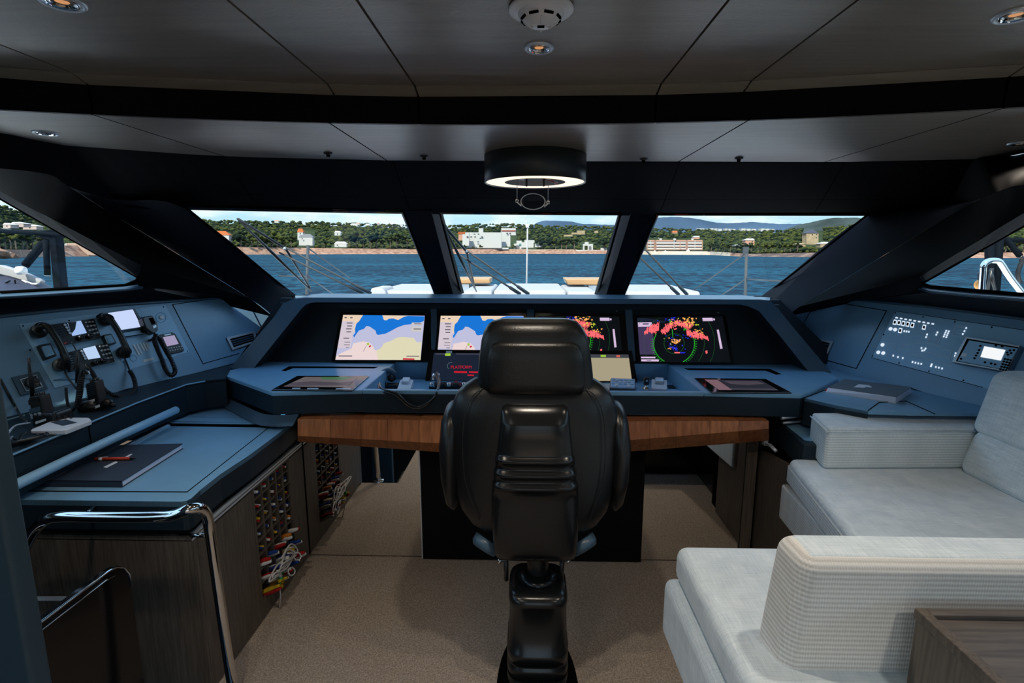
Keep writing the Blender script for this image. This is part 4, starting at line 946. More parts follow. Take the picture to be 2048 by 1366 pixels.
# black wire tray with a tablet at far left
t = thing('wire_tray', 'black wire-framed tray with a phone at the far left end of the ledge', 'tray', onZ(30, 885, ZL))
slab('base', Z([(2, 893), (66, 858), (98, 862), (14, 893)], ZL+.010), (0, 0, -.008), m_black, t)
tube('rim', spline([onZ(*C6(10, 1330), ZL+.02), onZ(*C6(200, 1270), ZL+.02), onZ(*C6(560, 1190), ZL+.02), onZ(*C6(575, 1160), ZL+.02)], 6), .006, m_shell, t, n=8)
tube('wire', spline([onZ(*C6(20, 1290), ZL+.02), onZ(*C6(90, 1190), ZL+.06), onZ(*C6(115, 1140), ZL+.07), onZ(*C6(200, 1060), ZL+.05), onZ(*C6(370, 1030), ZL+.03)], 6), .0035, m_alu, t, n=6)
slab('phone', Z([C6(150, 1210), C6(330, 1130), C6(470, 1170), C6(260, 1250)], ZL+.022), (0, 0, -.009), m_gloss, t, bevel=.002)
for k in range(3): tube('wire', Z([C6(20+20*k, 1300-20*k), C6(130+12*k, 1230-16*k)], ZL+.03), .003, m_alu, t, n=6)
# ------------------------------------------------------------------ notebook and pen on the chart table
nb_t = .024
t = thing('notebook', 'dark navy hardback notebook lying closed on the chart table', 'notebook', onZ(240, 972, ZC))
N = Z([(88, 961.5), (232, 890), (365, 887), (243, 962.5)], ZC+nb_t)
slab('back_cover', [p+V((0, 0, -nb_t+.003)) for p in N], (0, 0, -.003), m_cover, t)
slab('front_cover', N, (0, 0, -.003), m_cover, t)
pgs = [p.lerp((N[0]+N[2])/2, .02) for p in N]
slab('pages', [p+V((0, 0, -.003)) for p in pgs], (0, 0, -nb_t+.006), m_paper, t)
slab('spine', [N[0], N[3], N[3]+(N[2]-N[3])*.01, N[0]+(N[1]-N[0])*.01], (0, 0, -nb_t), m_cover, t)
for q in ([(207, 934), (213, 935.8), (236, 924), (231, 922.5)], [(243, 917.5), (248, 918.5), (265, 908.5), (262, 907.5)]): slab('cover_print', Z(q, ZC+nb_t+.0006), (0, 0, -.0004), m_label, t)
t = thing('pen', 'orange-red pen with a black tip lying on the navy notebook', 'pen', onZ(228, 921, ZC+nb_t))
zp = ZC+nb_t+.0066; P0, P1 = onZ(190, 918, zp), onZ(272, 916.5, zp)
tube('barrel', [P0, P0.lerp(P1, .86)], .006, m_red, t, n=12); tube('tip', [P0.lerp(P1, .86), P1], [.0055, .002], m_black, t, n=10)
tube('band', [P0.lerp(P1, .10), P0.lerp(P1, .19)], .0064, m_label, t, n=12); tube('cap', [P0.lerp(P1, -.02), P0], [.003, .0058], m_chrome, t, n=10)
tube('clip', [P0.lerp(P1, .10)+V((0, 0, .0066)), P0.lerp(P1, .32)+V((0, 0, .0075))], .0012, m_alu, t, n=6)
# ------------------------------------------------------------------ signal flag cabinet
XC = -1.19
cb = thing('flag_cabinet', 'grey oak cabinet with a pigeonhole rack under the chart table', 'cabinet', (XC, 2.1, 0))
gTL, gTR, gBR, gBL = onX(507, 972, XC), onX(578.5, 911, XC), onX(590, 1106, XC), onX(526.5, 1203, XC)
gy0, gy1 = (gTL.y+gBL.y)/2, (gTR.y+gBR.y)/2; gz1, gz0 = (gTL.z+gTR.z)/2, (gBL.z+gBR.z)/2
seam1 = onX(501, 967, XC).y; seam2 = onX(608, 960, XC).y; y9 = 2.565; zt = .645; y0 = 1.655
def fp(nm, a, b, z0, z1, m=m_oak, dx=0): return box2(nm, (XC-.018+dx, a, z0), (XC+dx, b, z1), m, cb)
fp('door', y0+.03, seam1-.002, 0.01, zt-.03); fp('stile', seam1+.001, gy0, 0.01, zt-.03); fp('stile', gy1, seam2-.002, 0.01, zt-.03)
fp('rail', gy0, gy1, gz1, zt-.03); fp('rail', gy0, gy1, 0.01, gz0); fp('panel', seam2+.002, y9, 0.01, zt-.03)
fp('corner_post', y0, y0+.028, 0.0, zt)
fp('shadow_gap', y0, y9, zt-.028, zt-.018, m_joint, -.01); fp('metal_strip', y0, y9, zt-.020, zt-.012, m_alu, .001); fp('metal_strip', y0, y9, zt-.006, zt+.001, m_alu, .001)
box2('end_panel', (-2.2, y0-.002, -.3), (XC-.002, y0+.016, zt-.02), m_oak, cb)
box2('top_board', (-2.2, y0-.004, zt-.015), (XC, y9, zt), m_oak, cb)
box2('rack_back', (XC-.26, gy0-.03, gz0-.03), (XC-.245, gy1+.03, gz1+.03), m_joint, cb)
for a_1, b_1 in ((gz0-.03, gz0-.001), (gz1+.001, gz1+.03)): box2('rack_end', (XC-.25, gy0-.03, a_1), (XC-.018, gy1+.03, b_1), m_joint, cb)
NCOL, NROW = 5, 8; cw, chh = (gy1-gy0)/NCOL, (gz1-gz0)/NROW
for i in range(1, NCOL): box2('divider', (XC-.22, gy0+i*cw-.003, gz0), (XC-.001, gy0+i*cw+.003, gz1), m_oak, cb)
for j in range(1, NROW): box2('shelf', (XC-.22, gy0, gz0+j*chh-.003), (XC-.0015, gy1, gz0+j*chh+.003), m_oak, cb)
for a, b in ((gy0-.03, gy0-.0005), (gy1+.0005, gy1+.03)): box2('rack_side', (XC-.25, a, gz0-.03), (XC-.018, b, gz1+.03), m_joint, cb)
fcol = {'red': (.32, .015, .015), 'white': (.55, .55, .55), 'blue': (.015, .045, .22), 'yellow': (.48, .31, .02), 'green': (.03, .28, .07), 'orange': (.45, .14, .02)}
fm = {k: mat('flag_'+k, c, .85, spec=.1) for k, c in fcol.items()}
combos = [('white', 'blue'), ('red', 'white'), ('yellow', 'blue'), ('blue', 'white'), ('white', 'red'), ('red', 'blue'), ('yellow', 'red'), ('blue', 'yellow'), ('orange', 'white'), ('yellow', 'white')]
cmesh = {}
def flag_mesh(a, b, seed):
    rn = random.Random(seed); V_ = []; F_ = []; I_m = []
    for k in range(2):
        n, rr_, = 10, 3; y_, z_ = (-.006, .004)[k], (.004, -.006)[k]; base = len(V_)
        for s_ in range(5):
            x_ = -.10+.03*s_
            for q in range(n):
                an = 2*math.pi*q/n; r_ = .0105*(1+.35*rn.uniform(-1, 1))*(1 if s_ < 4 else .6)
                V_.append((x_, y_+r_*math.cos(an), z_+r_*math.sin(an)))
        for s_ in range(4):
            for q in range(n): F_.append((base+s_*n+q, base+s_*n+(q+1) % n, base+(s_+1)*n+(q+1) % n, base+(s_+1)*n+q)); I_m.append(k)
        F_.append(tuple(base+4*n+q for q in range(n))); I_m.append(k)
    me = bpy.data.meshes.new('rolled_flag'); me.from_pydata(V_, [], F_); me.materials.append(fm[a]); me.materials.append(fm[b])
    for p, i in zip(me.polygons, I_m): p.material_index = i; p.use_smooth = True
    return me
ordn = ['first', 'second', 'third', 'fourth', 'fifth', 'sixth', 'seventh', 'bottom']
coln = ['nearest', 'second', 'middle', 'fourth', 'farthest']
rf = random.Random(21)
order = [[0, 1, 6, 0, 7, 1, 4, 6], [1, 2, 9, 3, 4, 3, 3, 9], [3, 4, 0, 8, 2, 1, 0, 4], [5, 7, 3, 0, 5, 8, 9, 3], [1, 3, 6, 0, 8, 4, 3, 1]]
for i in range(NCOL):
    for j in range(NROW):
        a, b = combos[order[i][j]]; key = (a, b, (i+j) % 2)
        if key not in cmesh: cmesh[key] = flag_mesh(a, b, len(cmesh)+3)
        o = bpy.data.objects.new('rolled_flag', cmesh[key]); COL.objects.link(o)
        out_x = -.016 if j < 5 else .012*(j-3)
        o.location = (XC+out_x-.012*rf.random(), gy0+(i+.5)*cw, gz1-(j+.5)*chh-.008+(.002 if j else 0))
        k_s = .78 if j < 5 else .95; o.scale = (1, k_s*rf.uniform(.8, 1.1), k_s)
        o.rotation_euler = (rf.uniform(-1, 1), .0 if j < 5 else -.35, rf.uniform(-.15, .15))
        tag(o, '%s and %s rolled signal flag, %s column from the camera, %s row down' % (a, b, coln[i], ordn[j]), 'flag', 'signal flags in the pigeonhole rack')
# toggles, clips and halyard hanging out at the bottom
t = thing('halyard_bundle', 'bundle of white cord and clips hanging from the lower flag rack', 'rope', onX(560, 1120, XC+.05))
rh = random.Random(9)
hq_ = [(563, 1120), (575, 1098), (588, 1112), (570, 1135), (556, 1150), (545, 1162), (560, 1140), (580, 1120), (585, 1140), (572, 1150)]
for k in range(6):
    pts = [onX(x+rh.uniform(-9, 9), y+rh.uniform(-10, 10), XC+.03+.03*rh.random()) for x, y in hq_[k % 3:k % 3+6]]
    tube('cord', spline(pts, 5), .004, fm['white'], t, n=6)
for (x, y) in ((583, 1143), (595, 1113)):
    tube('clip', [onX(x+7*math.cos(a*.7), y+8*math.sin(a*.7), XC+.05) for a in range(9)], .0035, m_label, t, n=6, closed=True)
tube('hanging_end', spline([onX(558, 1165, XC+.04), onX(561, 1190, XC+.045), onX(559, 1217, XC+.03)], 5), .003, fm['white'], t, n=6)
mb = MB()
for k in range(9):
    c = onX(562+rh.uniform(-9, 6), 1160+rh.uniform(-18, 12), XC+.03+.02*rh.random()); mb.add(*g_tube([c, c+V((.01, rh.uniform(-.02, .02), rh.uniform(-.03, .03)))], .009, 7), m=k % 3)
mb.build('coloured_flag_ends', [fm['green'], fm['yellow'], fm['white']], t, smooth=True)
# ------------------------------------------------------------------ stair rail, glass balustrade, newel wall
t = thing('stair_handrail', 'polished chrome stair handrail in front of the flag cabinet', 'handrail', (-1.10, 1.64, 0))
yr = 1.61
rl = [onY(470, 1402, 1.63), onY(452, 1290, 1.63), onY(432, 1150, 1.63), onY(419, 1060, 1.62), onY(413, 1030, 1.60), onY(402, 1017, 1.57), onY(380, 1018, 1.54), onY(345, 1031, yr-.08), onY(300, 1034, yr-.08), onY(200, 1034, yr-.08), onY(120, 1034, yr-.08), onY(82, 1047, yr-.08), onY(55, 1085, yr-.09), onY(20, 1160, yr-.10), onY(-20, 1250, yr-.12)]
tube('rail', spline(rl, 6), .0175, m_chrome, t, n=16)
tube('bracket', [onY(360, 1071, 1.66), onY(417, 1071, 1.62)], .007, m_chrome, t, n=10)
tube('bracket', [onY(168, 1032, yr-.08), onY(192, 1012, yr+.05)], .007, m_chrome, t, n=10)
lathe('foot', (rl[0].x, rl[0].y, 0), [(.0, .012), (.035, .010), (.038, 0)], m_chrome, t, n=20)
t = thing('balustrade_panel', 'glossy black balustrade panel with a rounded corner beside the stairs', 'balustrade', (-1.30, 1.2, 0))
bx = -1.30
bp_ = [onX(-40, 1331, bx), onX(38, 1276, bx), onX(215, 1143, bx), onX(232, 1134, bx), onX(246, 1135, bx), onX(257, 1147, bx), onX(262, 1170, bx), onX(290, 1400, bx), V((bx, .9, -.4))]
bp_[-2] = V((bx, bp_[6].y+.0, -.25))
slab('panel', bp_, (-.02, 0, 0), m_gloss, t)
tube('chrome_edge', [p+V((.002, 0, .0)) for p in bp_[:7]], .004, m_chrome, t, n=8)
tube('chrome_edge', [p+V((.002, -.012, -.022)) for p in bp_[:4]], .0025, m_chrome, t, n=6)
S(slab('trim_60', [onY(-4, 1192, 1.648), onY(140, 1192, 1.648), onY(139, 1200, 1.648), onY(-4, 1200, 1.648)], (0, -.004, 0), m_label))
nw = onZ(30, 1100, .6)
xe = onY(30, 1180, 1.0).x
S(slab('trim_61', [V((xe-.32, 1.0, -1.45)), V((xe, 1.0, -1.45)), V((xe, 1.0, 2.098)), V((xe-.32, 1.0, 2.098))], (0, .05, 0), mat('stair_wall_paint', (.025, .05, .07), .5), bevel=.01))

# ================================================================== RIGHT SIDE CONSOLE
rc = thing('side_console', 'pale-lit navy side console along the right window with the alarm panel', 'console', PR.at(1850, 790, -.02))
topR = [(2250, 668), (2048, 638), (1950, 625), (1862, 614), (1730, 601), (1640, 592), (1572, 600)]
botR = [(2250, 930), (2100, 872), (1953, 822), (1824, 776), (1674, 755), (1625, 744)]
dR = V((.35, -1, 0))*.6
slab('face_board', [PR.at(*topR[0])+dR]+PR.many(topR)+list(reversed(PR.many(botR)))+[PR.at(*botR[0])+dR], -PR.n*.03, m_panel, rc)
bead('top_bead', PR.many(topR, .004), .008, m_hood, rc)
hq = [(1596, 668), (1620, 624), (1679, 606), (1773, 621.5), (1712.5, 737), (1640, 717)]
for a, b in zip(hq, hq[1:]): tube('hatch_joint', [PR.at(*a, .001), PR.at(*b, .001)], .0024, m_joint, rc, n=5)
vent(PR, [(1611, 671.5), (1666, 683), (1655, 708), (1617, 693)], 'chrome framed air vent on the right console beside the hood')
ZR = .93
LR = Z([(1609, 796), (1670, 810), (1737, 822), (1820, 825), (1945, 826)], ZR)+[V((2.12, 2.18, ZR))]
lbR = PR.many(botR, -.02)
slab('ledge', LR+[V((p.x, p.y, ZR)) for p in lbR], (0, 0, -.015), m_desk, rc)
strip('ledge_front', [p+V((0, 0, -.002)) for p in LR[:3]], [V((p.x, p.y, .80)) for p in LR[:3]], m_deskf, rc)
for a, b in (((1736, 821), (1758, 805)), ((1758, 805), (1812, 802)), ((1812, 802), (1870, 828)), ((1609, 796), (1660, 776))): tube('lid_joint', Z([a, b], ZR+.001), .002, m_joint, rc, n=5)
# alarm and lighting mimic panel
B = lambda x, y: (1740+x/6.649, 610+y/6.649)
BMp = lambda pts: [B(*p) for p in pts]
t = thing('mimic_panel', 'blue alarm panel with a white yacht outline and lamp dots on the right console', 'panel', PR.at(*B(20, 700)))
slab('plate', PR.many(BMp([(330, 80), (2048, 335), (2500, 400), (2300, 1320), (1500, 1095), (20, 700)]), .004), -PR.n*.004, m_plate, t)
bead('plate_joint', PR.many(BMp([(2400, 388), (2048, 335), (330, 80), (20, 700), (1500, 1095)]), .003), .0015, m_joint, t)
for q in ((338, 105), (708, 158), (1130, 225), (1620, 296), (182, 395), (36, 678), (387, 770), (785, 880), (1243, 1002)): disc('screw', PR.at(*B(*q), .004), .0038, PR.n, .0015, m_joint, t, n=8)
def sq_b(x, y, s, m, off=.006, nm='lamp_button', k=1.0):
    return slab(nm, PR.many(BMp([(x-s*.7, y+s*.8), (x-s*.2, y-s), (x+s*.9, y-s*.75), (x+s*.5, y+s)]), off), -PR.n*.003, m, t)
for q in ((325, 228), (380, 233), (437, 244), (495, 254), (557, 266), (713, 293), (396, 338)):
    sq_b(*q, 36, m_lamp); sq_b(*q, 20, m_joint, .0085, 'button_centre')
for q in ((275, 318), (336, 328), (168, 530), (112, 630), (178, 640)):
    lathe('round_lamp', PR.at(*B(*q), .004), [(0, .005), (.008, .005), (.0095, .003), (.0095, 0)], m_lamp, t, n=16, axis=PR.n)
mb = MB()
for i in range(9): mb.add(*g_slab(PR.many(BMp([(340+60*i, 158+10.2*i), (372+60*i, 163+10.2*i), (366+60*i, 180+10.2*i), (334+60*i, 175+10.2*i)]), .0055), -PR.n*.001))
for x, y in [(452, 345), (482, 350), (512, 354)]+[(305, 672), (368, 690), (432, 704), (562, 757), (600, 766), (638, 775), (678, 781), (872, 822), (912, 832), (955, 842), (1275, 305), (1252, 345), (1230, 384), (755, 390), (742, 425), (893, 362), (878, 392), (1135, 640), (1125, 675), (680, 570), (735, 578), (690, 605), (718, 600)]:
    mb.add(*g_slab(PR.many(BMp([(x-9, y+11), (x-3, y-12), (x+12, y-9), (x+7, y+13)]), .0065), -PR.n*.002))
for i in range(2):
    for j in range(4): x, y = 1010+34*i-11*j, 340+8*i+26*j; mb.add(*g_slab(PR.many(BMp([(x-10, y+9), (x-4, y-10), (x+14, y-7), (x+9, y+11)]), .006), -PR.n*.0015))
mb.add(*g_slab(PR.many(BMp([(795, 820), (815, 775), (832, 780), (814, 826)]), .006), -PR.n*.0015))
tag(mb.build('lamp_dots', m_lamp, t), kind='stuff')
m_line = mat('outline_ink', (.75, .85, .95), .6)
mb = MB()
for L in ([(262, 512), (300, 560), (345, 605), (470, 640), (690, 692), (900, 745), (1090, 820), (1072, 780), (1060, 720), (1090, 612), (960, 588), (905, 540), (860, 520), (720, 508), (600, 515), (440, 528), (410, 560), (440, 590), (560, 605), (800, 640), (1080, 690)], [(262, 512), (330, 518), (350, 560), (320, 590)], [(760, 505), (800, 425), (790, 470), (765, 500)], [(870, 515), (905, 450), (935, 385), (960, 380), (940, 440), (905, 530)], [(840, 470), (880, 455), (900, 470)], [(700, 600), (760, 625), (840, 650), (960, 690), (1040, 700)], [(560, 660), (640, 650), (700, 660)], [(1090, 400), (1140, 265), (1290, 290)], [(1160, 290), (1250, 300)], [(1145, 330), (1235, 342)], [(1130, 368), (1215, 380)], [(1090, 400), (1210, 420)], [(560, 800), (580, 830)], [(610, 812), (625, 838)], [(870, 860), (860, 900)], [(940, 880), (930, 915)]):
    P = PR.many(BMp(L), .0048)
    for a, b in zip(P, P[1:]): mb.add(*g_tube([a, b], .0011, 4))
tag(mb.build('yacht_outline', m_line, t), kind='stuff')
# control display box
t = thing('control_display', 'raised blue control unit with a white screen and keypad on the right console', 'display', PR.at(*B(1090, 770)))
slab('case', PR.many(BMp([(1275, 418), (2012, 545), (1835, 898), (1088, 762)]), .034), -PR.n*.034, m_hood, t, bevel=.002)
slab('frame', PR.many(BMp([(1275, 418), (1990, 540), (1815, 885), (1090, 755)]), .036), -PR.n*.002, m_alu, t)
slab('recess', PR.many(BMp([(1290, 445), (1975, 562), (1812, 868), (1140, 748)]), .0365), -PR.n*.001, m_joint, t)
slab('face', PR.many(BMp([(1318, 470), (1965, 578), (1805, 862), (1165, 742)]), .038), -PR.n*.001, m_plate, t)
slab('screen', PR.many(BMp([(1520, 548), (1800, 598), (1738, 738), (1468, 690)]), .0395), -PR.n*.001, flat('lit_white', (236, 238, 240)), t)
slab('label', PR.many(BMp([(1225, 635), (1290, 645), (1275, 690), (1212, 680)]), .0395), -PR.n*.001, m_label, t)
for q in ((1468, 545), (1450, 600), (1432, 638), (1412, 672), (1390, 708), (1675, 540), (1758, 552), (1212, 715), (1530, 762), (1612, 778), (1665, 790), (1862, 605), (1825, 632), (1878, 640), (1835, 662), (1915, 600)): lathe('key', PR.at(*B(*q), .038), [(0, .003), (.0042, .003), (.005, 0)], m_joint, t, n=8, axis=PR.n)
for i in range(3):
    for j in range(5): lathe('key', PR.at(*B(1795+38*i-15*j, 718+8*i+34*j), .038), [(0, .003), (.004, .003), (.005, 0)], m_joint, t, n=8, axis=PR.n)
# notebook with crest print
t = thing('notebook', 'grey notebook with swollen white pages and a red ribbon on the right ledge', 'notebook', onZ(1700, 785, ZR))
Bk = Z([(1690, 764), (1823.6, 784), (1792, 806), (1650, 783)], ZR+.003)
Tp = [onZ(1688, 758, ZR+.034), onZ(1823.6, 774, ZR+.040), onZ(1793, 793, ZR+.034), onZ(1655.6, 774, ZR+.022)]
slab('back_cover', Bk, (0, 0, -.003), m_white, t)
vs = [p+V((0, 0, -.002)) for p in Tp]; c_ = sum(vs, V((0, 0, 0)))/4
vs = [v.lerp(c_, .015) for v in vs]
mk('pages', vs+[v.lerp(c_, .02) for v in Bk], [(3, 2, 1, 0), (4, 5, 6, 7), (0, 1, 5, 4), (1, 2, 6, 5), (2, 3, 7, 6), (3, 0, 4, 7)], m_paper, t)
slab('front_cover', Tp, (0, 0, -.003), m_cover2, t)
tube('ribbon', [onZ(1655, 779, ZR+.008), onZ(1651, 781, ZR+.006)], .005, m_red, t, n=8)
K = lambda x, y: (1640+x/10.24, 745+y/10.24)
pT = Plane(Tp[0], Tp[1]-Tp[0], Tp[3]-Tp[0])
for q in ([(795, 238), (1000, 258), (1062, 298), (1050, 310), (990, 300), (960, 315), (690, 300), (740, 270)], [(830, 318), (1050, 335), (1050, 350), (820, 330)]): slab('cover_print', pT.many([K(*p) for p in q], .0008), (0, 0, -.0004), m_label, t)
# low shelf under the right end of the desk, cabinet below
sh = thing('corner_shelf', 'low black corner shelf between the helm desk and the sofa armrest', 'shelf', onZ(1590, 890, .70))
q = Z([(1527, 832), (1640, 822), (1700, 870), (1660, 892), (1626, 890), (1607, 888), (1566, 852)], .78)
slab('shelf_top', q, (0, 0, -.115), m_deskf, sh, bevel=.006)
slab('shelf_pad', Z([(1560, 843), (1640, 832), (1680, 870), (1622, 882), (1609, 880), (1575, 853)], .782), (0, 0, -.002), m_desk, sh)
tube('chrome_bar', [onZ(1563, 836, .83), onZ(1592, 832, .83), onZ(1612, 827, .84)], .009, m_alu, sh, n=10)
tube('chrome_bar', [onZ(1566, 846, .80), onZ(1608, 842, .80)], .006, m_alu, sh, n=8)
cr_ = thing('side_cabinet', 'grey oak cabinet under the black corner shelf', 'cabinet', (1.16, 2.4, 0))
xr = 1.165
slab('door', [onX(1513, 896, xr), onX(1640, 962, xr), V((xr, onX(1640, 962, xr).y, 0.01)), V((xr, onX(1513, 896, xr).y, 0.01))], (.018, 0, 0), m_oak, cr_)
box2('post', (1.095, 2.552, 0.0), (1.145, 2.566, .83), m_oak, cr_)
box2('core', (1.19, 1.9, 0.0), (1.9, 2.55, .64), m_joint, cr_)
tube('hinge', [onX(1522, 886, xr-.005), onX(1540, 890, xr-.005), onX(1552, 902, xr-.005)], .008, m_alu, cr_, n=8)
box('hinge_block', onX(1530, 884, xr-.004), (.02, .03, .03), m_alu, cr_, bevel=.003)

# ================================================================== SOFA
sf = thing('sofa', 'pale blue grey corner sofa with ribbed fabric sides at the right', 'sofa', (1.3, 1.3, 0))
zs = .71
def cushion(name, P, h, m, parent, bev=.03, m2=None, seg=4):
    return slab(name, P, (0, 0, -h), m, parent, bevel=bev, seg=seg)
# forward armrest
za = .89
arm = [onZ(1622, 827, za), onZ(1965, 824, za), onZ(1952, 857, za), onZ(1655, 858, za)]
slab('armrest', [p+V((0, 0, -.0)) for p in arm], (0, 0, -(za-zs)), m_rib, sf, bevel=.018, seg=4)
slab('armrest_top', [p.lerp(sum(arm, V((0, 0, 0)))/4, .012)+V((0, 0, .004)) for p in arm], (0, 0, -.02), m_linen, sf, bevel=.012, seg=4)
pip = [p+V((0, 0, -.013)) for p in (arm[0], arm[3], arm[2])]
tube('piping', [pip[0]+V((-.001, 0, 0)), pip[1]+V((-.002, -.002, 0)), pip[2]+V((0, -.002, 0))], .003, m_linen, sf, n=6)
# seat along the ship's side
sA = [onZ(1577, 915, zs), V((1.95, onZ(1577, 915, zs).y, zs)), V((1.95, 1.40, zs)), V((onZ(1692, 1068, zs).x-.02, 1.40, zs))]
slab('seat_cushion', sA, (0, 0, -.115), m_linen, sf, bevel=.028, seg=4)
slab('seat_side', [p+V((dx, dy, -.030)) for p, (dx, dy) in zip(sA, ((-.002, .002), (.0, .002), (0, 0), (-.002, 0)))], (0, 0, -.085), m_rib, sf, bevel=.012, seg=3)
bA = [onZ(1562, 966, zs-.135)+V((0, 0, 0)), V((1.95, sA[0].y+.03, zs-.135)), V((1.95, 1.40, zs-.135)), V((onZ(1562, 966, zs-.135).x-.07, 1.40, zs-.135))]
slab('base', bA, (0, 0, -.17), m_rib, sf, bevel=.015, seg=3)
box2('plinth', (1.22, 1.0, 0.0), (1.95, 2.02, zs-.30), m_gloss, sf, bevel=.03, seg=3)
# side back cushions
def lean(name, y0, y1, z0, z1, x0, th, k, m, parent, bev):
    a = x0+k*(z0-zs); b = x0+k*(z1-zs)
    return hull8(name, [V((a+th, y0, z0)), V((a+th, y1, z0)), V((b+th, y1, z1)), V((b+th, y0, z1))], [V((a, y0, z0)), V((a, y1, z0)), V((b, y1, z1)), V((b, y0, z1))], m, parent, bevel=bev, seg=5)
lean('lower_back_cushion', 1.15, 2.155, zs-.01, zs+.19, 1.785, .22, .25, m_linen, sf, .05)
lean('upper_back_cushion', 1.12, 2.165, zs+.165, 1.145, 1.785, .18, .22, m_linen, sf, .045)
# aft seat and its back, nearest the camera
xL = .445
sB = [V((xL, 1.545, zs)), V((1.6, 1.545, zs)), V((1.6, .5, zs)), V((xL, .5, zs))]
slab('seat_cushion', sB, (0, 0, -.115), m_linen, sf, bevel=.035, seg=5)
bB = [V((xL-.03, 1.55, zs-.115)), V((1.5, 1.55, zs-.115)), V((1.5, .5, zs-.115)), V((xL-.01, .5, zs-.115))]
slab('base', bB, (0, 0, -.20), m_linen, sf, bevel=.03, seg=4)
box2('plinth', (xL+.06, .5, 0), (1.5, 1.48, zs-.31), m_gloss, sf, bevel=.04, seg=4)
tube('chrome_skirting', spline([V((xL+.10, 1.49, .40)), V((xL+.03, 1.47, .40)), V((xL-.0, 1.40, .40)), V((xL+.0, 1.2, .40)), V((xL+.02, .6, .40))], 6), .012, m_chrome, sf, n=10)
zb = .972
far = [onZ(1562, 1084, zb), V((2.3, 1.165, zb))]
xb = .560
hull8('backrest', [V((xb-.055, 1.165, zs-.25)), V((2.3, 1.165, zs-.25)), V((2.3, 1.165, zb)), V((xb, 1.165, zb))], [V((xb-.045, 1.035, zs-.25)), V((2.3, 1.035, zs-.25)), V((2.3, 1.035, zb)), V((xb+.005, 1.035, zb))], m_ribn, sf, bevel=.035, seg=6)
slab('backrest_top', [V((xb+.026, 1.056, zb+.0012)), V((2.3, 1.056, zb+.0012)), V((2.3, 1.146, zb+.0012)), V((xb+.026, 1.146, zb+.0012))], (0, 0, -.02), m_linen, sf, bevel=.018, seg=4)
# wooden side table behind the sofa back
st_ = thing('side_table', 'grey oak box table with a raised rim behind the sofa back', 'table', (1.2, .7, 0))
xt = .775
zt_ = .895
box2('body', (xt+.004, .25, 0.0), (1.6, .995, zt_-.022), m_oak, st_)
box2('rim', (xt, .25, zt_-.022), (xt+.022, .998, zt_), m_oak, st_, bevel=.002)
box2('rim', (xt+.022, .976, zt_-.022), (1.6, .998, zt_), m_oakh, st_, bevel=.002)
box2('table_top', (xt+.022, .25, zt_-.030), (1.6, .976, zt_-.010), m_oakh, st_)

# ================================================================== HELM CHAIR
hc = thing('helm_chair', 'black leather pilot chair with a headrest seen from behind at the helm', 'chair', (.02, 1.82, 0))
def rows(L, yc, th, e=2.6):
    """L: (pixel y, left px, right px, half depth scale)"""
    o = []
    for py, a, b, k in L:
        yb_ = yc-th*k*.0; P, Q = onY(a, py, yc), onY(b, py, yc)
        o.append(((P.z+Q.z)/2, (P.x+Q.x)/2, yc, (Q.x-P.x)/2, th*k, e))
    return o
loft('headrest', rows([(788, 962, 1180, .55), (785, 957, 1184, .8), (770, 955, 1186, .95), (745, 956, 1185, 1), (710, 959, 1181, 1), (680, 963, 1177, .98), (662, 968, 1170, .92), (650, 975, 1162, .82), (642, 985, 1153, .62), (637, 1003, 1136, .30)], 1.82, .075, 3.2), m_chair, hc, n=40)
hr = rows([(784, 975, 1166, .9), (765, 972, 1170, 1), (720, 974, 1168, 1), (692, 980, 1160, .95), (682, 992, 1148, .6)], 1.765, .03, 3.0)
loft('headrest_pad', hr, m_chair, hc, n=36)
sp_ = [onY(p, y, 1.739+.004) for p, y in ((968, 785), (966, 740), (971, 700), (980, 680), (1000, 672), (1070, 668), (1140, 672), (1160, 680), (1169, 700), (1173, 740), (1172, 785))]
bk = rows([(1062, 985, 1155, .35), (1056, 965, 1172, .6), (1040, 943, 1194, .85), (1015, 925, 1212, .95), (980, 911, 1225, 1), (930, 903, 1234, 1), (870, 901, 1236, 1), (825, 903, 1234, 1), (800, 908, 1229, .95), (782, 916, 1220, .85), (768, 930, 1208, .7), (757, 948, 1190, .45), (751, 968, 1170, .2)], 1.83, .095, 2.8)
loft('backrest', bk, m_chair, hc, n=44)
for s_, L in ((-1, [(1010, 905, 915, .3), (990, 893, 925, .7), (940, 885, 930, 1), (880, 881, 930, 1), (835, 885, 930, .9), (812, 893, 928, .6), (804, 900, 920, .2)]), (1, [(1012, 1222, 1232, .3), (990, 1212, 1244, .7), (940, 1208, 1253, 1), (880, 1208, 1258, 1), (835, 1208, 1253, .9), (812, 1212, 1246, .6), (804, 1220, 1238, .2)])):
    loft('side_bolster', rows(L, 1.90, .14, 2.2), m_chair, hc, n=24)
    x_ = .0
    tube('seam', spline([onY(1068+s_*110, 1040, 1.748), onY(1068+s_*138, 960, 1.742), onY(1068+s_*142, 860, 1.742), onY(1068+s_*128, 800, 1.748), onY(1068+s_*100, 775, 1.775)], 6), .002, m_black, hc, n=6)
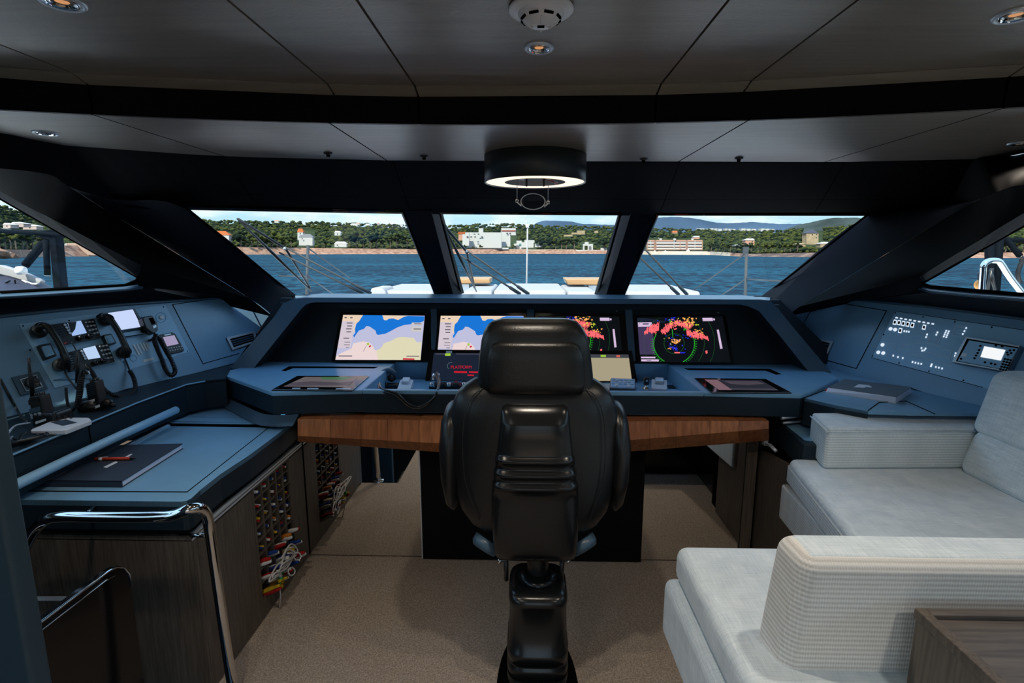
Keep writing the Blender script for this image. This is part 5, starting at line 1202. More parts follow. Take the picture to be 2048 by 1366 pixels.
# seat and armrests seen past the back
loft('seat', [(.56, .02, 2.05, .20, .20, 3), (.60, .02, 2.06, .25, .25, 3), (.68, .02, 2.06, .26, .26, 3), (.72, .02, 2.06, .24, .24, 3)], m_chair, hc, n=32)
for s_, px in ((-1, 975), (1, 1163)):
    c = onY(px, 1085, 1.80); lathe('arm_pivot', c, [(0, .03), (.045, .03), (.055, .015), (.055, -.01), (0, -.01)], m_hood, hc, n=24, axis=(s_*.5, -.4, -.75))
def shell_rows():
    o = []
    base = [(1112, 1003, 1140, .40), (1106, 993, 1150, .7), (1090, 988, 1153, .85), (1040, 984, 1156, 1.0), (985, 984, 1156, 1.0), (964, 985, 1155, 1.02), (961, 985, 1155, 1.22), (954, 989, 1151, 1.24), (951, 990, 1150, 1.02), (948, 989, 1151, 1.01), (940, 988, 1152, 1.0), (937, 988, 1152, 1.16), (931, 991, 1149, 1.18), (928, 992, 1148, .95), (924, 992, 1148, .94), (914, 991, 1149, .93), (911, 991, 1149, 1.10), (905, 994, 1146, 1.12), (902, 995, 1145, .88), (898, 995, 1145, .86), (870, 998, 1142, .85), (842, 1001, 1139, .84), (838, 1001, 1139, .80), (822, 1002, 1138, .62), (810, 1005, 1134, .42), (806, 1012, 1128, .2)]
    return rows(base, 1.755, .075, 4.2)
loft('back_shell', shell_rows(), m_shell, hc, n=48)
lathe('column', (.02, 1.84, .36), [(.042, 0), (.042, .26)], m_shell, hc, n=28)
lathe('column_collar', (.02, 1.84, .385), [(.075, 0), (.075, .012), (.062, .022), (.046, .026)], m_shell, hc, n=32)
box2('seat_bracket', (-.06, 1.78, .52), (.10, 2.0, .57), m_black, hc, bevel=.01)
for s_, px in ((-1, 1003), (1, 1133)):
    p = onY(px, 1121, 1.78); lathe('chrome_knob', p, [(0, -.02), (.006, -.02), (.006, 0), (.012, .002), (.012, .012), (0, .014)], m_chrome, hc, n=16, axis=(s_, 0, 0))
    q = onY(1068+s_*56, 1122, 1.78); tube('side_strut', [q, q+V((0, .02, -.09))], .009, m_black, hc, n=8)
ped = [(0.0, .02, 1.83, .128, .155, 4)]
zz = [(.00, .116), (.045, .116), (.05, .112), (.062, .112), (.066, .116), (.105, .116), (.11, .111), (.122, .111), (.126, .115), (.165, .115), (.17, .110), (.34, .106), (.352, .110), (.366, .110), (.378, .106), (.388, .098), (.392, .080)]
loft('pedestal', [(z, .02, 1.82, h, h*1.12, 4.5) for z, h in zz], m_shell, hc, n=44)
loft('floor_flange', [(0.002, .02, 1.66, .155, .36, 2.6), (.012, .02, 1.66, .155, .36, 2.6), (.016, .02, 1.66, .148, .35, 2.6)], m_joint, hc, n=40)

# ================================================================== CEILING FITTINGS
def downlight(px, py, z, r, label, on=6.0):
    c = onZ(px, py, z)
    t = thing('downlight', label, 'ceiling light', c-V((0, 0, .004)), 'round chrome downlights in the ceiling')
    lathe('rim', c, [(r, 0.002), (r, -.003), (r*.9, -.006), (r*.74, -.004), (r*.72, .004)], m_alu, t, n=32)
    lathe('reflector', c, [(r*.72, .0), (r*.66, -.006), (r*.5, -.002), (r*.45, .004), (0, .004)], m_chrome, t, n=32)
    lathe('bulb', c, [(r*.30, -.0005), (0, -.0008)], flat('lamp_amber_%d' % px, (190, 130, 80), 1.0), t, n=20)
    l = bpy.data.lights.new('lamp', 'SPOT'); l.energy = on; l.color = (1, .86, .70); l.spot_size = math.radians(115); l.spot_blend = .8; l.shadow_soft_size = .03
    o = bpy.data.objects.new('lamp', l); COL.objects.link(o); o.parent = t; o.location = (0, 0, -.02)
    return c
DL = 20.0
downlight(1078, 95, 2.10, .036, 'small chrome downlight in the middle of the ceiling ahead of the smoke detector', DL)
downlight(124, 3, 2.10, .040, 'chrome downlight at the top left corner of the ceiling', DL)
downlight(2032, 29, 2.10, .040, 'chrome downlight at the top right corner of the ceiling', DL)
downlight(91, 265, Z2, .036, 'chrome downlight in the forward ceiling at the left edge', 4)
downlight(2040, 286, Z2, .036, 'chrome downlight in the forward ceiling at the right edge', 3)
for k_, (x, y) in enumerate(((-.85, -.15), (.95, -.15), (-.85, -1.5), (.95, -1.5))):  # unseen downlights added behind the camera to brighten the cabin
    c = V((x, y, 2.10))
    t = thing('downlight', 'added unseen downlight brightening the cabin from behind the camera, %s' % ('near left', 'near right', 'far left', 'far right')[k_], 'ceiling light', c-V((0, 0, .004)), 'round chrome downlights in the ceiling')
    lathe('rim', c, [(.04, 0.002), (.04, -.003), (.036, -.006), (.03, -.004), (.029, .004)], m_alu, t, n=32)
    l = bpy.data.lights.new('lamp', 'SPOT'); l.energy = 30; l.color = (1, .93, .84); l.spot_size = math.radians(140); l.spot_blend = 1; l.shadow_soft_size = .05
    o = bpy.data.objects.new('lamp', l); COL.objects.link(o); o.parent = t; o.location = (0, 0, -.02)
for px, py, nm in ((656, 305, 'first black spray nozzle from the left in the forward ceiling'), (848, 311, 'black spray nozzle just left of the drum lamp'), (1287, 317, 'black spray nozzle just right of the drum lamp'), (1478, 315, 'black spray nozzle farthest right in the forward ceiling')):
    c = onZ(px, py, Z2); t = thing('ceiling_nozzle', nm, 'nozzle', c-V((0, 0, .012)), 'black nozzles in the forward ceiling')
    lathe('rim', c, [(.017, 0), (.016, -.006), (.009, -.008)], m_black, t, n=20); lathe('tip', c, [(.008, -.006), (.007, -.016), (0, -.017)], m_joint, t, n=14)
c = onZ(1082, 17, 2.098)
t = thing('smoke_detector', 'round white plastic smoke detector with vent slots on the ceiling', 'detector', c-V((0, 0, .036)))
lathe('base', c, [(.064, .0), (.066, -.003), (.062, -.007), (.045, -.009)], m_white, t, n=48)
lathe('dome', c, [(.046, -.008), (.046, -.012), (.041, -.016), (.034, -.025), (.025, -.031), (.013, -.035), (0, -.036)], m_white, t, n=48)
for k in range(8):
    a = k*math.pi/4+.39; p = c+V((math.cos(a)*.038, math.sin(a)*.038, -.0205)); box('vent_slot', p, (.004, .019, .004), m_joint, t, R=Matrix.Rotation(a, 3, 'Z'))
box('sensor', c+V((0, -.006, -.0345)), (.014, .010, .004), m_joint, t)
for k in range(4): a = k*math.pi/2; tube('cage_rib', [c+V((math.cos(a)*.034, math.sin(a)*.034, -.026)), c+V((math.cos(a)*.016, math.sin(a)*.016, -.036))], .002, m_white, t, n=6)
# drum lamp with a lens on wires
cL = (onZ(969, 366, 1.898)+onZ(1171, 366, 1.898))/2; rL = (onZ(1171, 366, 1.898).x-onZ(969, 366, 1.898).x)/2
t = thing('drum_lamp', 'dark round drum ceiling lamp with a glowing ring and a lens hung below', 'ceiling light', (cL.x, cL.y, 1.80))
cc = V((cL.x, cL.y, 1.898))
lathe('drum', cc, [(rL*.55, .10), (rL*.965, .10), (rL*.965, .001), (rL, .0), (rL, .115), (0, .115)], mat('drum_paint', (.022, .029, .033), .4), t, n=72)
lathe('light_ring', cc, [(rL*.965, .003), (rL*.60, .003)], flat('ring_glow', (255, 232, 200), 1.1), t, n=72)
lathe('inner_ring', cc, [(rL*.60, .002), (rL*.60, .06)], m_white, t, n=60)
lathe('core', cc, [(rL*.60, .05), (0, .05)], m_joint, t, n=40)
tube('fitting', [cc+V((-.055, -.02, .018)), cc+V((.055, -.02, .018))], .010, m_alu, t, n=10)
for s_ in (-1, 1):
    box('clip', cc+V((s_*.035, -.03, .005)), (.008, .012, .045), m_black, t, bevel=.002)
    box('terminal', cc+V((s_*.055, -.035, .016)), (.022, .02, .016), m_white, t, bevel=.002)
tube('red_wire', spline([cc+V((.04, -.03, .01)), cc+V((.075, -.04, .0)), cc+V((.085, .0, -.006)), cc+V((.10, .03, .008))], 6), .002, m_red, t, n=6)
tube('white_wire', spline([cc+V((.06, -.03, .01)), cc+V((.09, -.02, .0)), cc+V((.09, .03, .012))], 6), .003, m_white, t, n=6)
tube('ring_light', [cc+V((.0, -.0, -.0)), cc+V((.001, 0, 0))], .0001, m_joint, t, n=3) if False else None
lz = onY(1066, 403, cc.y).z; lc = V((onY(1066, 403, cc.y).x, cc.y, lz))
for px in (1034, 1096):
    p0 = V((onY(px, 400, cc.y).x, cc.y, cc.z+.005)); p1 = onY(px, 402 if px < 1060 else 405, cc.y)
    tube('hanging_wire', [p0, p1], .0012, m_alu, t, n=5)
    tube('eyelet', [p1+V((.006*math.cos(a), 0, .006*math.sin(a))) for a in [k*.785 for k in range(8)]], .0022, m_chrome, t, n=6, closed=True)
    tube('lens_clip', [p1+V((0, 0, -.005)), lc.lerp(p1, .72)+V((0, 0, -.018))], .0030, m_chrome, t, n=6)
tube('lens_rim', [lc+V((.050*math.cos(a), .022*math.sin(a), .034*math.sin(a))) for a in [k*.2618 for k in range(24)]], .0022, m_alu, t, n=6, closed=True)
gl = []; fs_ = []
vs = [lc]+[lc+V((.048*math.cos(a), .021*math.sin(a), .033*math.sin(a))) for a in [k*.2618 for k in range(24)]]
mk('lens', vs, [(0, 1+k, 1+(k+1) % 24) for k in range(24)], m_clear, t)

# ================================================================== OUTSIDE: foredeck fittings
ZS = -4.55                                     # sea level
deck = S(slab('foredeck', [(-4.6, -4, .80), (-2.85, -4, .80), (-2.85, 1, .80), (-2.6, 1.9, .80), (-2.0, 3.9, .80), (2.0, 3.9, .80), (2.6, 1.9, .80), (2.85, 1, .80), (2.85, -4, .80), (4.6, -4, .80), (4.3, 5, .78), (3.6, 8, .76), (1.8, 13, .74), (-1.8, 13, .74), (-3.6, 8, .76), (-4.3, 5, .78)], (0, 0, -.2), m_gel)); deck['kind'] = 'structure'; deck.name = 'floor_foredeck'
def pad(a, b, ytop, label, y=8.5):
    P0, P1 = onY(a+1, ytop, y), onY(b-1, ytop, y)
    t = box2('sunpad_cushion', (P0.x, y, .80), (P1.x, y+1.8, P0.z), m_cush, None, bevel=.05, seg=3)
    return tag(t, label, 'cushion', 'white sunpad cushions on the foredeck')
pad(746, 868, 581, 'white sunpad cushion seen through the left windscreen pane')
pad(925, 986, 581.5, 'white sunpad cushion at the left of the middle windscreen pane')
pad(986, 1134, 580, 'long white sunpad cushion in the middle of the middle pane')
pad(1134, 1196, 583, 'white sunpad cushion at the right of the middle windscreen pane')
pad(1252, 1403, 582.5, 'white sunpad cushion seen through the right windscreen pane')
t = thing('raised_cushion', 'small raised white cushion end beside the left wiper base', 'cushion', onY(755, 588, 8.4))
slab('pad', [onY(*p, 8.4) for p in ((742, 576), (765, 576), (772, 584), (772, 592), (738, 592))], (0, .6, 0), m_cush, t, bevel=.03)
for (x0, x1, yt, yb_, lb, ch) in ((880, 980, 557, 567.5, 'pale teak table top at the left of the middle windscreen pane', 1), (1130, 1220, 558, 570, 'pale teak table top at the right of the middle windscreen pane', 0)):
    y_ = 9.6; t = thing('deck_table', lb, 'table', onY((x0+x1)/2, 590, y_), 'teak tables on the foredeck')
    slab('table_top', [onY(x0, yt, y_), onY(x1, yt, y_), onY(x1, yb_, y_), onY(x0+(0 if ch else 6), yb_, y_)], (0, .7, 0), m_teak, t, bevel=.02)
    c = onY((928 if ch else 1187), yb_, y_+.3); box('leg', c+V((0, 0, -.10)), (.22, .3, .2), m_alu, t)
t = thing('bow_staff', 'thin white bow staff rising above the foredeck in the middle pane', 'pole', onY(1053, 582, 12))
tube('staff', [onY(1053, 584, 12), onY(1055, 455, 12)], .018, m_cush, t, n=10); tube('whip', [onY(1055, 455, 12), onY(1054, 449, 12)], .035, m_gel, t, n=10)
tube('aerial', [onY(1052, 440, 12), onY(1050, 425, 12)], .012, m_alu, t, n=6); tube('aerial', [onY(1054, 449, 12), onY(1052, 440, 12)], .014, m_alu, t, n=6)
tube('base', [onY(1053, 588, 12), onY(1053, 580, 12)], .08, m_gel, t, n=12)
m_steel = mat('grey_steel', (.045, .050, .055), .6, spec=.25)
def rail(px, ytop, wires, label):
    y_ = 7.0; t = thing('deck_railing', label, 'railing', onY(px, 592, y_), 'guard rails beside the foredeck')
    tube('stanchion', [onY(px-4, 645, y_), onY(px, ytop, y_)], .022, m_steel, t, n=8)
    for w_ in wires: tube('wire', [onY(*w_[0], y_), onY(w_[1][0], w_[1][1], w_[2])], .009, m_steel, t, n=6)
rail(616, 490, [((617, 497), (700, 556), 8.5), ((616, 553), (672, 592), 8.5), ((615, 552), (560, 552), 5.6), ((617, 553), (640, 570), 8)], 'steel guard rail stanchion behind the left wiper')
rail(1493, 507, [((1492, 507), (1376, 588), 9), ((1490, 559), (1440, 592), 9), ((1492, 558), (1570, 563), 5.6)], 'steel guard rail stanchion seen through the right windscreen pane')
box2('cap', onY(1488, 509, 7.0), onY(1498, 494, 7.0)+V((0, .05, 0)), m_steel, bpy.data.objects['deck_railing.001'])
# wipers: twin arms and a blade
def wiper(base, joint, top, bot, label, seg2=None):
    yw = 3.86; t = thing('windscreen_wiper', label, 'wiper', onY(*base[0], yw), 'windscreen wipers outside the front panes')
    for (b, j) in zip(base, joint):
        P = onY(*b, yw); Q = onY(*j, yw-.28); tube('arm', [P, P.lerp(Q, .18), P.lerp(Q, .2), Q], [.013, .012, .007, .006], m_steel, t, n=8)
    if top:
        Q = onY(*joint[1], yw-.28)
        T_, B_ = onY(*top, yw-.52), onY(*bot, yw-.02)
        tube('blade', [T_, T_.lerp(B_, .5), B_], [.005, .012, .005], m_black, t, n=6)
        off = (seg2 or (10, 0))
        A1, A2 = onY(top[0]+2, top[1]+1, yw-.51), onY(joint[1][0], joint[1][1]+2, yw-.27)
        tube('blade_carrier', [A1, A2, onY(bot[0]-4, bot[1]-8, yw-.04)], .009, m_black, t, n=6)
        lathe('pivot', A2+V((0, -.01, 0)), [(0, -.01), (.009, -.01), (.010, .006), (0, .008)], m_alu, t, n=14, axis=(0, 1, .3))
wiper([(726, 587), (742, 587)], [(558, 505), (571, 495)], (474, 437), (624, 583), 'black windscreen wiper across the left pane')
wiper([(1040, 588), (1057, 588)], [(922, 512), (933, 501)], (890, 455), (953, 583), 'black windscreen wiper across the left of the middle pane')
wiper([(1357, 589), (1374, 589)], [(1272, 508), (1284, 492)], None, None, 'windscreen wiper arms crossing the lower left corner of the right pane')
# port side: davit post, brackets, covered tender with a white hatch
yd = 4.3
t = thing('davit', 'dark navy davit post with folded brackets outside the left side window', 'davit', onY(108, 585, yd))
m_dnavy = mat('davit_navy', (.003, .005, .008), .75, spec=.05)
slab('post', [onY(*p, yd) for p in ((100, 455), (110, 462), (123, 590), (107, 590), (96, 470))], (0, .08, 0), m_dnavy, t, bevel=.01)
slab('hinge_block', [onY(*p, yd) for p in ((74, 462), (104, 458), (112, 474), (100, 482), (78, 475))], (0, .1, 0), m_dnavy, t, bevel=.01)
tube('crossbar', [onY(-60, 458, yd), onY(75, 466, yd), onY(150, 472, yd)], .018, m_dnavy, t, n=10)
tube('bracket', [onY(84, 488, yd), onY(50, 530, yd)], .028, m_dnavy, t, n=8); tube('bracket', [onY(90, 490, yd), onY(54, 533, yd)], .016, m_dnavy, t, n=8)
tube('strut', [onY(92, 480, yd), onY(95, 550, yd)], .022, m_dnavy, t, n=8); tube('strut_tip', [onY(95, 543, yd), onY(95, 552, yd)], .02, m_alu, t, n=8)
slab('knuckle', [onY(*p, yd) for p in ((76, 482), (92, 480), (94, 492), (74, 494))], (0, .08, 0), m_dnavy, t, bevel=.01)
t = thing('covered_tender', 'navy tender cover with a flat white disc outside the left side window', 'boat cover', onY(40, 590, 4.6))
m_cvr = mat('navy_cover', (0.0156, 0.0182, 0.0390), .7, bump=.3, bscale=12)
cvx = [(-80, 520, 4.6), (0, 529, 4.6), (40, 541, 4.6), (80, 560, 4.6), (105, 575, 4.6), (112, 600, 4.6)]
strip('cover', [onY(x, y, d) for x, y, d in cvx], [onY(x, max(y+12, 602), d-.7) for x, y, d in cvx], m_cvr, t, smooth=True)
dc = [onY(*p, 4.35) for p in ((-40, 528), (2, 531), (40, 543), (66, 554), (82, 562), (80, 567), (60, 566), (20, 554), (-40, 540))]
slab('white_disc', dc, (0, .05, .0), m_cush, t, bevel=.01)
slab('disc_edge', [onY(*p, 4.3) for p in ((42, 560), (60, 566), (76, 566), (72, 569), (56, 568))], (0, .02, 0), m_gel, t)
tube('fitting', [onY(36, 541, 4.3), onY(48, 541, 4.3)], .035, m_gel, t, n=10)
for a, b in (((30, 560), (36, 600)), ((0, 572), (20, 562)), ((0, 590), (70, 588))): tube('seam', [onY(*a, 4.25), onY(*b, 4.2)], .006, m_joint, t, n=5)
# starboard side: steel bracket, posts, hose, amber light
yd = 4.0
t = thing('steel_bracket', 'bent polished steel bracket outside the right side window', 'bracket', onY(1985, 580, yd))
tube('bracket', spline([onY(1963, 590, yd), onY(1966, 545, yd), onY(1968, 530, yd), onY(1978, 522, yd), onY(1996, 522, yd), onY(2004, 530, yd), onY(2020, 555, yd), onY(2052, 596, yd)], 5), .021, m_chrome, t, n=14)
t = thing('davit', 'dark davit posts with rail and hose outside the right side window', 'davit', onY(1990, 585, yd+.3))
for q in ((1979, 488, 1980, 586), (1998, 478, 1990, 586)): tube('post', [onY(q[0], q[1], yd+.3), onY(q[2], q[3], yd+.3)], .032, m_dnavy, t, n=10)
tube('rail', [onY(2006, 480, yd+.3), onY(2100, 481, yd+.3)], .018, m_dnavy, t, n=8)
tube('hook', [onY(2000, 484, yd+.3), onY(2012, 478, yd+.3), onY(2040, 512, yd+.2)], .022, m_dnavy, t, n=8)
tube('hose', spline([onY(2040, 512, yd+.2), onY(2044, 520, yd+.2), onY(2036, 545, yd+.2), onY(2040, 565, yd+.2)], 6), .016, m_black, t, n=8)
for q in ((1975, 580, 1984, 536), (1990, 580, 1981, 540)): tube('cable', [onY(q[0], q[1], yd+.2), onY(q[2], q[3], yd+.2)], .012, m_black, t, n=8)
t = thing('amber_marker', 'small round orange marker beside the steel bracket outside', 'marker', onY(1957, 574, yd))
lathe('lens', onY(1957, 569, yd+.1), [(0, -.02), (.032, -.015), (.036, 0), (0, .02)], mat('amber', (.9, .35, .08), .4), t, n=16, axis=(0, 1, 0))
tube('stem', [onY(1950, 790, yd+.1), onY(1959, 545, yd+.1)], .012, m_steel, t, n=6)

# ================================================================== SEA, SHORE, TOWN, HILLS
m_sea = bpy.data.materials.new('sea_water'); m_sea.use_nodes = True; nt = m_sea.node_tree; b = nt.nodes['Principled BSDF']
b.inputs['Roughness'].default_value = 0.35; b.inputs['Specular IOR Level'].default_value = 0.05; b.inputs['IOR'].default_value = 1.12
tcn = nn(nt, 'ShaderNodeTexCoord'); 
def seanoise(sx, sy, det, scale=1.0):
    mp = nn(nt, 'ShaderNodeMapping'); mp.inputs['Scale'].default_value = (sx, sy, 1); nt.links.new(tcn.outputs['Object'], mp.inputs[0])
    no = nn(nt, 'ShaderNodeTexNoise'); no.inputs['Scale'].default_value = scale; no.inputs['Detail'].default_value = det; no.inputs['Roughness'].default_value = .62
    nt.links.new(mp.outputs[0], no.inputs['Vector']); return no.outputs['Fac']
big = seanoise(.010, .030, 3); wav = seanoise(.45, .22, 8)
ad = nn(nt, 'ShaderNodeMath', operation='MULTIPLY_ADD'); ad.inputs[1].default_value = .45; nt.links.new(big, ad.inputs[0]); nt.links.new(wav, ad.inputs[2])
rp_ = nn(nt, 'ShaderNodeValToRGB'); rp_.color_ramp.elements[0].position = .66; rp_.color_ramp.elements[0].color = (.0006, .009, .021, 1)
rp_.color_ramp.elements[1].position = .80; rp_.color_ramp.elements[1].color = (.006, .052, .084, 1)
nt.links.new(ad.outputs[0], rp_.inputs[0])
bp = nn(nt, 'ShaderNodeBump'); bp.inputs['Strength'].default_value = .8; bp.inputs['Distance'].default_value = .6
nt.links.new(wav, bp.inputs['Height'])
df = nn(nt, 'ShaderNodeBsdfDiffuse'); gs_ = nn(nt, 'ShaderNodeBsdfGlossy'); gs_.inputs['Roughness'].default_value = .35; ms_ = nn(nt, 'ShaderNodeMixShader'); ms_.inputs[0].default_value = .05
nt.links.new(rp_.outputs[0], df.inputs[0]); nt.links.new(bp.outputs[0], df.inputs['Normal']); nt.links.new(bp.outputs[0], gs_.inputs['Normal'])
nt.links.new(df.outputs[0], ms_.inputs[1]); nt.links.new(gs_.outputs[0], ms_.inputs[2]); nt.links.new(ms_.outputs[0], nt.nodes['Material Output'].inputs[0])
sea_o = S(mk('sea', [(-4500, -600, ZS), (4500, -600, ZS), (4500, 9000, ZS), (-4500, 9000, ZS)], [(0, 1, 2, 3)], m_sea)); sea_o.name = 'floor_sea'
m_rock = mat('pink_shore_rock', (0.3120, 0.1872, 0.1300), .9, spec=.1, col2=(0.1716, 0.0884, 0.0572), vscale=.12, det=8, bump=.8, bscale=.4)
m_rock2 = mat('dark_shore_rock', (0.0832, 0.0572, 0.0520), .9, spec=.1, col2=(0.2184, 0.1404, 0.1040), vscale=.10, det=8, lo=.45, hi=.7)
m_sand = mat('pale_shore_wall', (0.3744, 0.3016, 0.2288), .9, spec=.1, var=.12, vscale=.08, det=6)
m_soil = mat('hill_ground', (0.0286, 0.0390, 0.0130), .95, spec=.05, var=.3, vscale=.02)
LEAF = [mat('leaf_bright', (0.0780, 0.0832, 0.0198), .9, spec=.05, col2=(0.0286, 0.0364, 0.0094), vscale=.35, det=6, lo=.3, hi=.6), mat('leaf_mid', (0.0426, 0.0520, 0.0156), .9, spec=.05, col2=(0.0146, 0.0218, 0.0073), vscale=.35, det=6, lo=.3, hi=.6),
        mat('leaf_dark', (0.0187, 0.0270, 0.0125), .9, spec=.05, col2=(0.0062, 0.0114, 0.0062), vscale=.35, det=6, lo=.3, hi=.6)]
def interp(T, x):
    if x <= T[0][0]: return T[0][1]
    for (a, ya), (b_, yb2) in zip(T, T[1:]):
        if x <= b_: return ya+(yb2-ya)*(x-a)/(b_-a)
    return T[-1][1]
WATER = [(-500, 520), (0, 517.5), (60, 514), (260, 511.5), (430, 509.5), (600, 508.6), (870, 508), (1000, 507.6), (1240, 507.8), (1300, 509.4), (1420, 510), (1480, 513), (1620, 514.5), (1850, 516), (2100, 516), (2600, 518)]
ROCKT = [(-500, 496), (0, 499), (60, 500), (110, 490), (200, 492), (430, 492), (520, 495), (600, 496), (870, 499), (925, 498), (1100, 500), (1240, 501), (1300, 502), (1420, 503), (1500, 508), (1700, 504), (1850, 506), (1960, 505), (2100, 505), (2600, 500)]
SKYL = [(-500, 380), (0, 405), (30, 418), (120, 440), (250, 440), (380, 436), (420, 438), (520, 440), (640, 442), (760, 446), (870, 450), (925, 447), (1000, 445), (1060, 447), (1150, 449), (1240, 452), (1320, 454), (1400, 457), (1500, 460), (1560, 458), (1600, 455), (1660, 452), (1720, 447), (1800, 440), (2000, 430), (2200, 400), (2600, 390)]
def hz(px):                                     # ground direction of a column, and the distance of the waterline
    w_ = onZ(px, interp(WATER, px), ZS); d = w_-EYE; d.z = 0; return d.normalized(), d.length
def at_elev(px, ypx, dist):                       # point at a level distance whose height shows at that row
    u, _ = hz(px); r = ray(px, ypx); return EYE+r*(dist/math.hypot(r.x, r.y))
cols = list(range(-500, 2601, 20)); ND = 9
vs = []; fs = []; mi = []
for px in cols:
    u, d0 = hz(px); sk = interp(SKYL, px)+9; rt = interp(ROCKT, px)
    L = [EYE+u*(d0-3)]; L[0].z = ZS-1
    L.append(at_elev(px, (rt+interp(WATER, px))/2+.4, d0+14)); L.append(at_elev(px, rt, d0+26)); L.append(at_elev(px, rt-.4, d0+60))
    for k in range(1, ND-2):
        f = k/(ND-3); L.append(at_elev(px, rt+(sk-rt)*f**.85, d0+60+f*d0*.75))
    vs += L
rws = len(L)
for i in range(len(cols)-1):
    for j in range(rws-1): fs.append((i*rws+j, (i+1)*rws+j, (i+1)*rws+j+1, i*rws+j+1)); mi.append((1 if 1470 < cols[i] < 1740 else 2 if 1240 < cols[i] < 1460 else 0) if j < 3 else 3)
ter = mk('shore', vs, fs, [m_rock, m_rock2, m_sand, m_soil], None, mi=mi, smooth=False); S(ter); ter.name = 'floor_shore'
rt_ = random.Random(33)
# unit crowns: lumpy, umbrella-topped
def crown_mesh(seed, flat_):
    import bmesh
    bm = bmesh.new(); bmesh.ops.create_icosphere(bm, subdivisions=2, radius=1); rn = random.Random(seed)
    offs = [V((rn.uniform(-1, 1), rn.uniform(-1, 1), rn.uniform(-.3, 1))).normalized() for _ in range(7)]
    for v in bm.verts:
        k = max(v.co.normalized().dot(o) for o in offs); v.co *= .78+.32*k**4+.10*rn.random(); v.co.z *= flat_
    vs_ = [v.co.copy() for v in bm.verts]; f_ = [tuple(x.index for x in f.verts) for f in bm.faces]; bm.free(); return vs_, f_
CR = [crown_mesh(i, (.62, .75, .55, .9)[i % 4]) for i in range(6)]
import bmesh as _b
def crown_lo(seed):
    bm = _b.new(); _b.ops.create_icosphere(bm, subdivisions=1, radius=1); rn = random.Random(seed)
    for v in bm.verts: v.co *= .75+.45*rn.random(); v.co.z *= .75
    vs_ = [v.co.copy() for v in bm.verts]; f_ = [tuple(x.index for x in f.verts) for f in bm.faces]; bm.free(); return vs_, f_
CL = [crown_lo(50+i) for i in range(8)]
# the wooded slope: thousands of crowns nobody could count
HOUSES = [(425, 462, 458, 492), (594, 630, 452, 492), (666, 692, 484, 497), (925, 1003, 466, 498), (1003, 1034, 456, 498), (1020, 1072, 478, 499), (1163, 1187, 480, 501), (1296, 1408, 472, 507), (1608, 1645, 452, 492)]
def blocked(px, y): return any(a-3 < px < b_+3 and c < y < d_ for a, b_, c, d_ in HOUSES)
ranges = [(-420, 330), (360, 880), (880, 1245), (1245, 1760), (1780, 2500)]
for gi, (a, b_) in enumerate(ranges):
    mbf = MB(); n = int((b_-a)*5.0)
    for _ in range(n):
        px = rt_.uniform(a, b_); u, d0 = hz(px); f = rt_.random()
        y0_ = interp(ROCKT, px)-2; y1_ = interp(SKYL, px)+2.5; yy_ = y0_+(y1_-y0_)*f
        if blocked(px, yy_-2): continue
        dist = d0+50+(f**1.15)*d0*.75; s = dist/FPX*rt_.uniform(2.8, 5.4)*(1.0-.30*f)
        c_ = at_elev(px, yy_, dist); cv, cf = CL[rt_.randrange(8)]; sx, sy, sz_ = s*rt_.uniform(.9, 1.4), s, s*rt_.uniform(.7, 1.05)
        mbf.add([V((c_.x+q.x*sx, c_.y+q.y*sy, c_.z+q.z*sz_)) for q in cv], cf, min(2, int(rt_.random()*3)))
    o = mbf.build('woodland', LEAF, None, smooth=True)
    tag(o, ['green woodland on the slope seen through the left side window', 'green woodland behind the shore in the left windscreen pane', 'green woodland behind the white hotel in the middle pane', 'green woodland around the pink flats in the right pane', 'green woodland on the slope seen through the right side window'][gi], 'woodland', kind='stuff')
# single pines and trees along the shore
tm = []
for k in range(6):
    cv = []; cf = []; rn5 = random.Random(70+k)
    for j in range(11):
        lv, lf = CL[(j+k) % 8]; sc5 = rn5.uniform(.26, .46); ctr = V((rn5.gauss(0, .45), rn5.gauss(0, .4), rn5.uniform(-.5, .6))); b5 = len(cv); cv += [ctr+q*sc5 for q in lv]; cf += [tuple(i5+b5 for i5 in f5) for f5 in lf]
    me = bpy.data.meshes.new('crown'); me.from_pydata(cv, [], cf); me.materials.append(LEAF[(k+1) % 3])
    for p in me.polygons: p.use_smooth = True
    tm.append(me)
m_bark = mat('bark', (.10, .07, .05), .9)
tv, tf = g_tube([(0, 0, -1.2), (.02, 0, -.4), (0, 0, .1)], .07, 6); tme = bpy.data.meshes.new('trunk'); tme.from_pydata(tv, [], tf); tme.materials.append(m_bark)
def tree(px, ybase, h, k, label, group, name='pine_tree', dd=34):
    u, d0 = hz(px); dist = d0+dd; b0 = at_elev(px, ybase, dist); s = h*dist/FPX/1.9
    t = thing(name, label, 'tree', b0, group)
    c = bpy.data.objects.new('crown', tm[k]); COL.objects.link(c); c.parent = t; c.location = (0, 0, s*1.15); c.scale = (s*.85, s*.8, s*.8)
    r = bpy.data.objects.new('trunk', tme); COL.objects.link(r); r.parent = t; r.location = (0, 0, s*1.15); r.scale = (s, s, s)
WN = {0: 'left side window', 1: 'left windscreen pane', 2: 'middle windscreen pane', 3: 'right windscreen pane', 4: 'right side window'}
tl_ = [(0, x, 497, 26) for x in range(2, 90, 11)]+[(1, x, 495, 17+7*((x*7) % 3)) for x in range(466, 860, 13)]+[(2, x, 499, 13+6*((x*5) % 3)) for x in list(range(912, 1035, 17))+list(range(1075, 1235, 12))]+[(3, x, 503, 17+6*((x*3) % 3)) for x in list(range(1412, 1500, 12))+list(range(1505, 1690, 13))]+[(4, x, 503, 24) for x in range(1978, 2048, 11)]
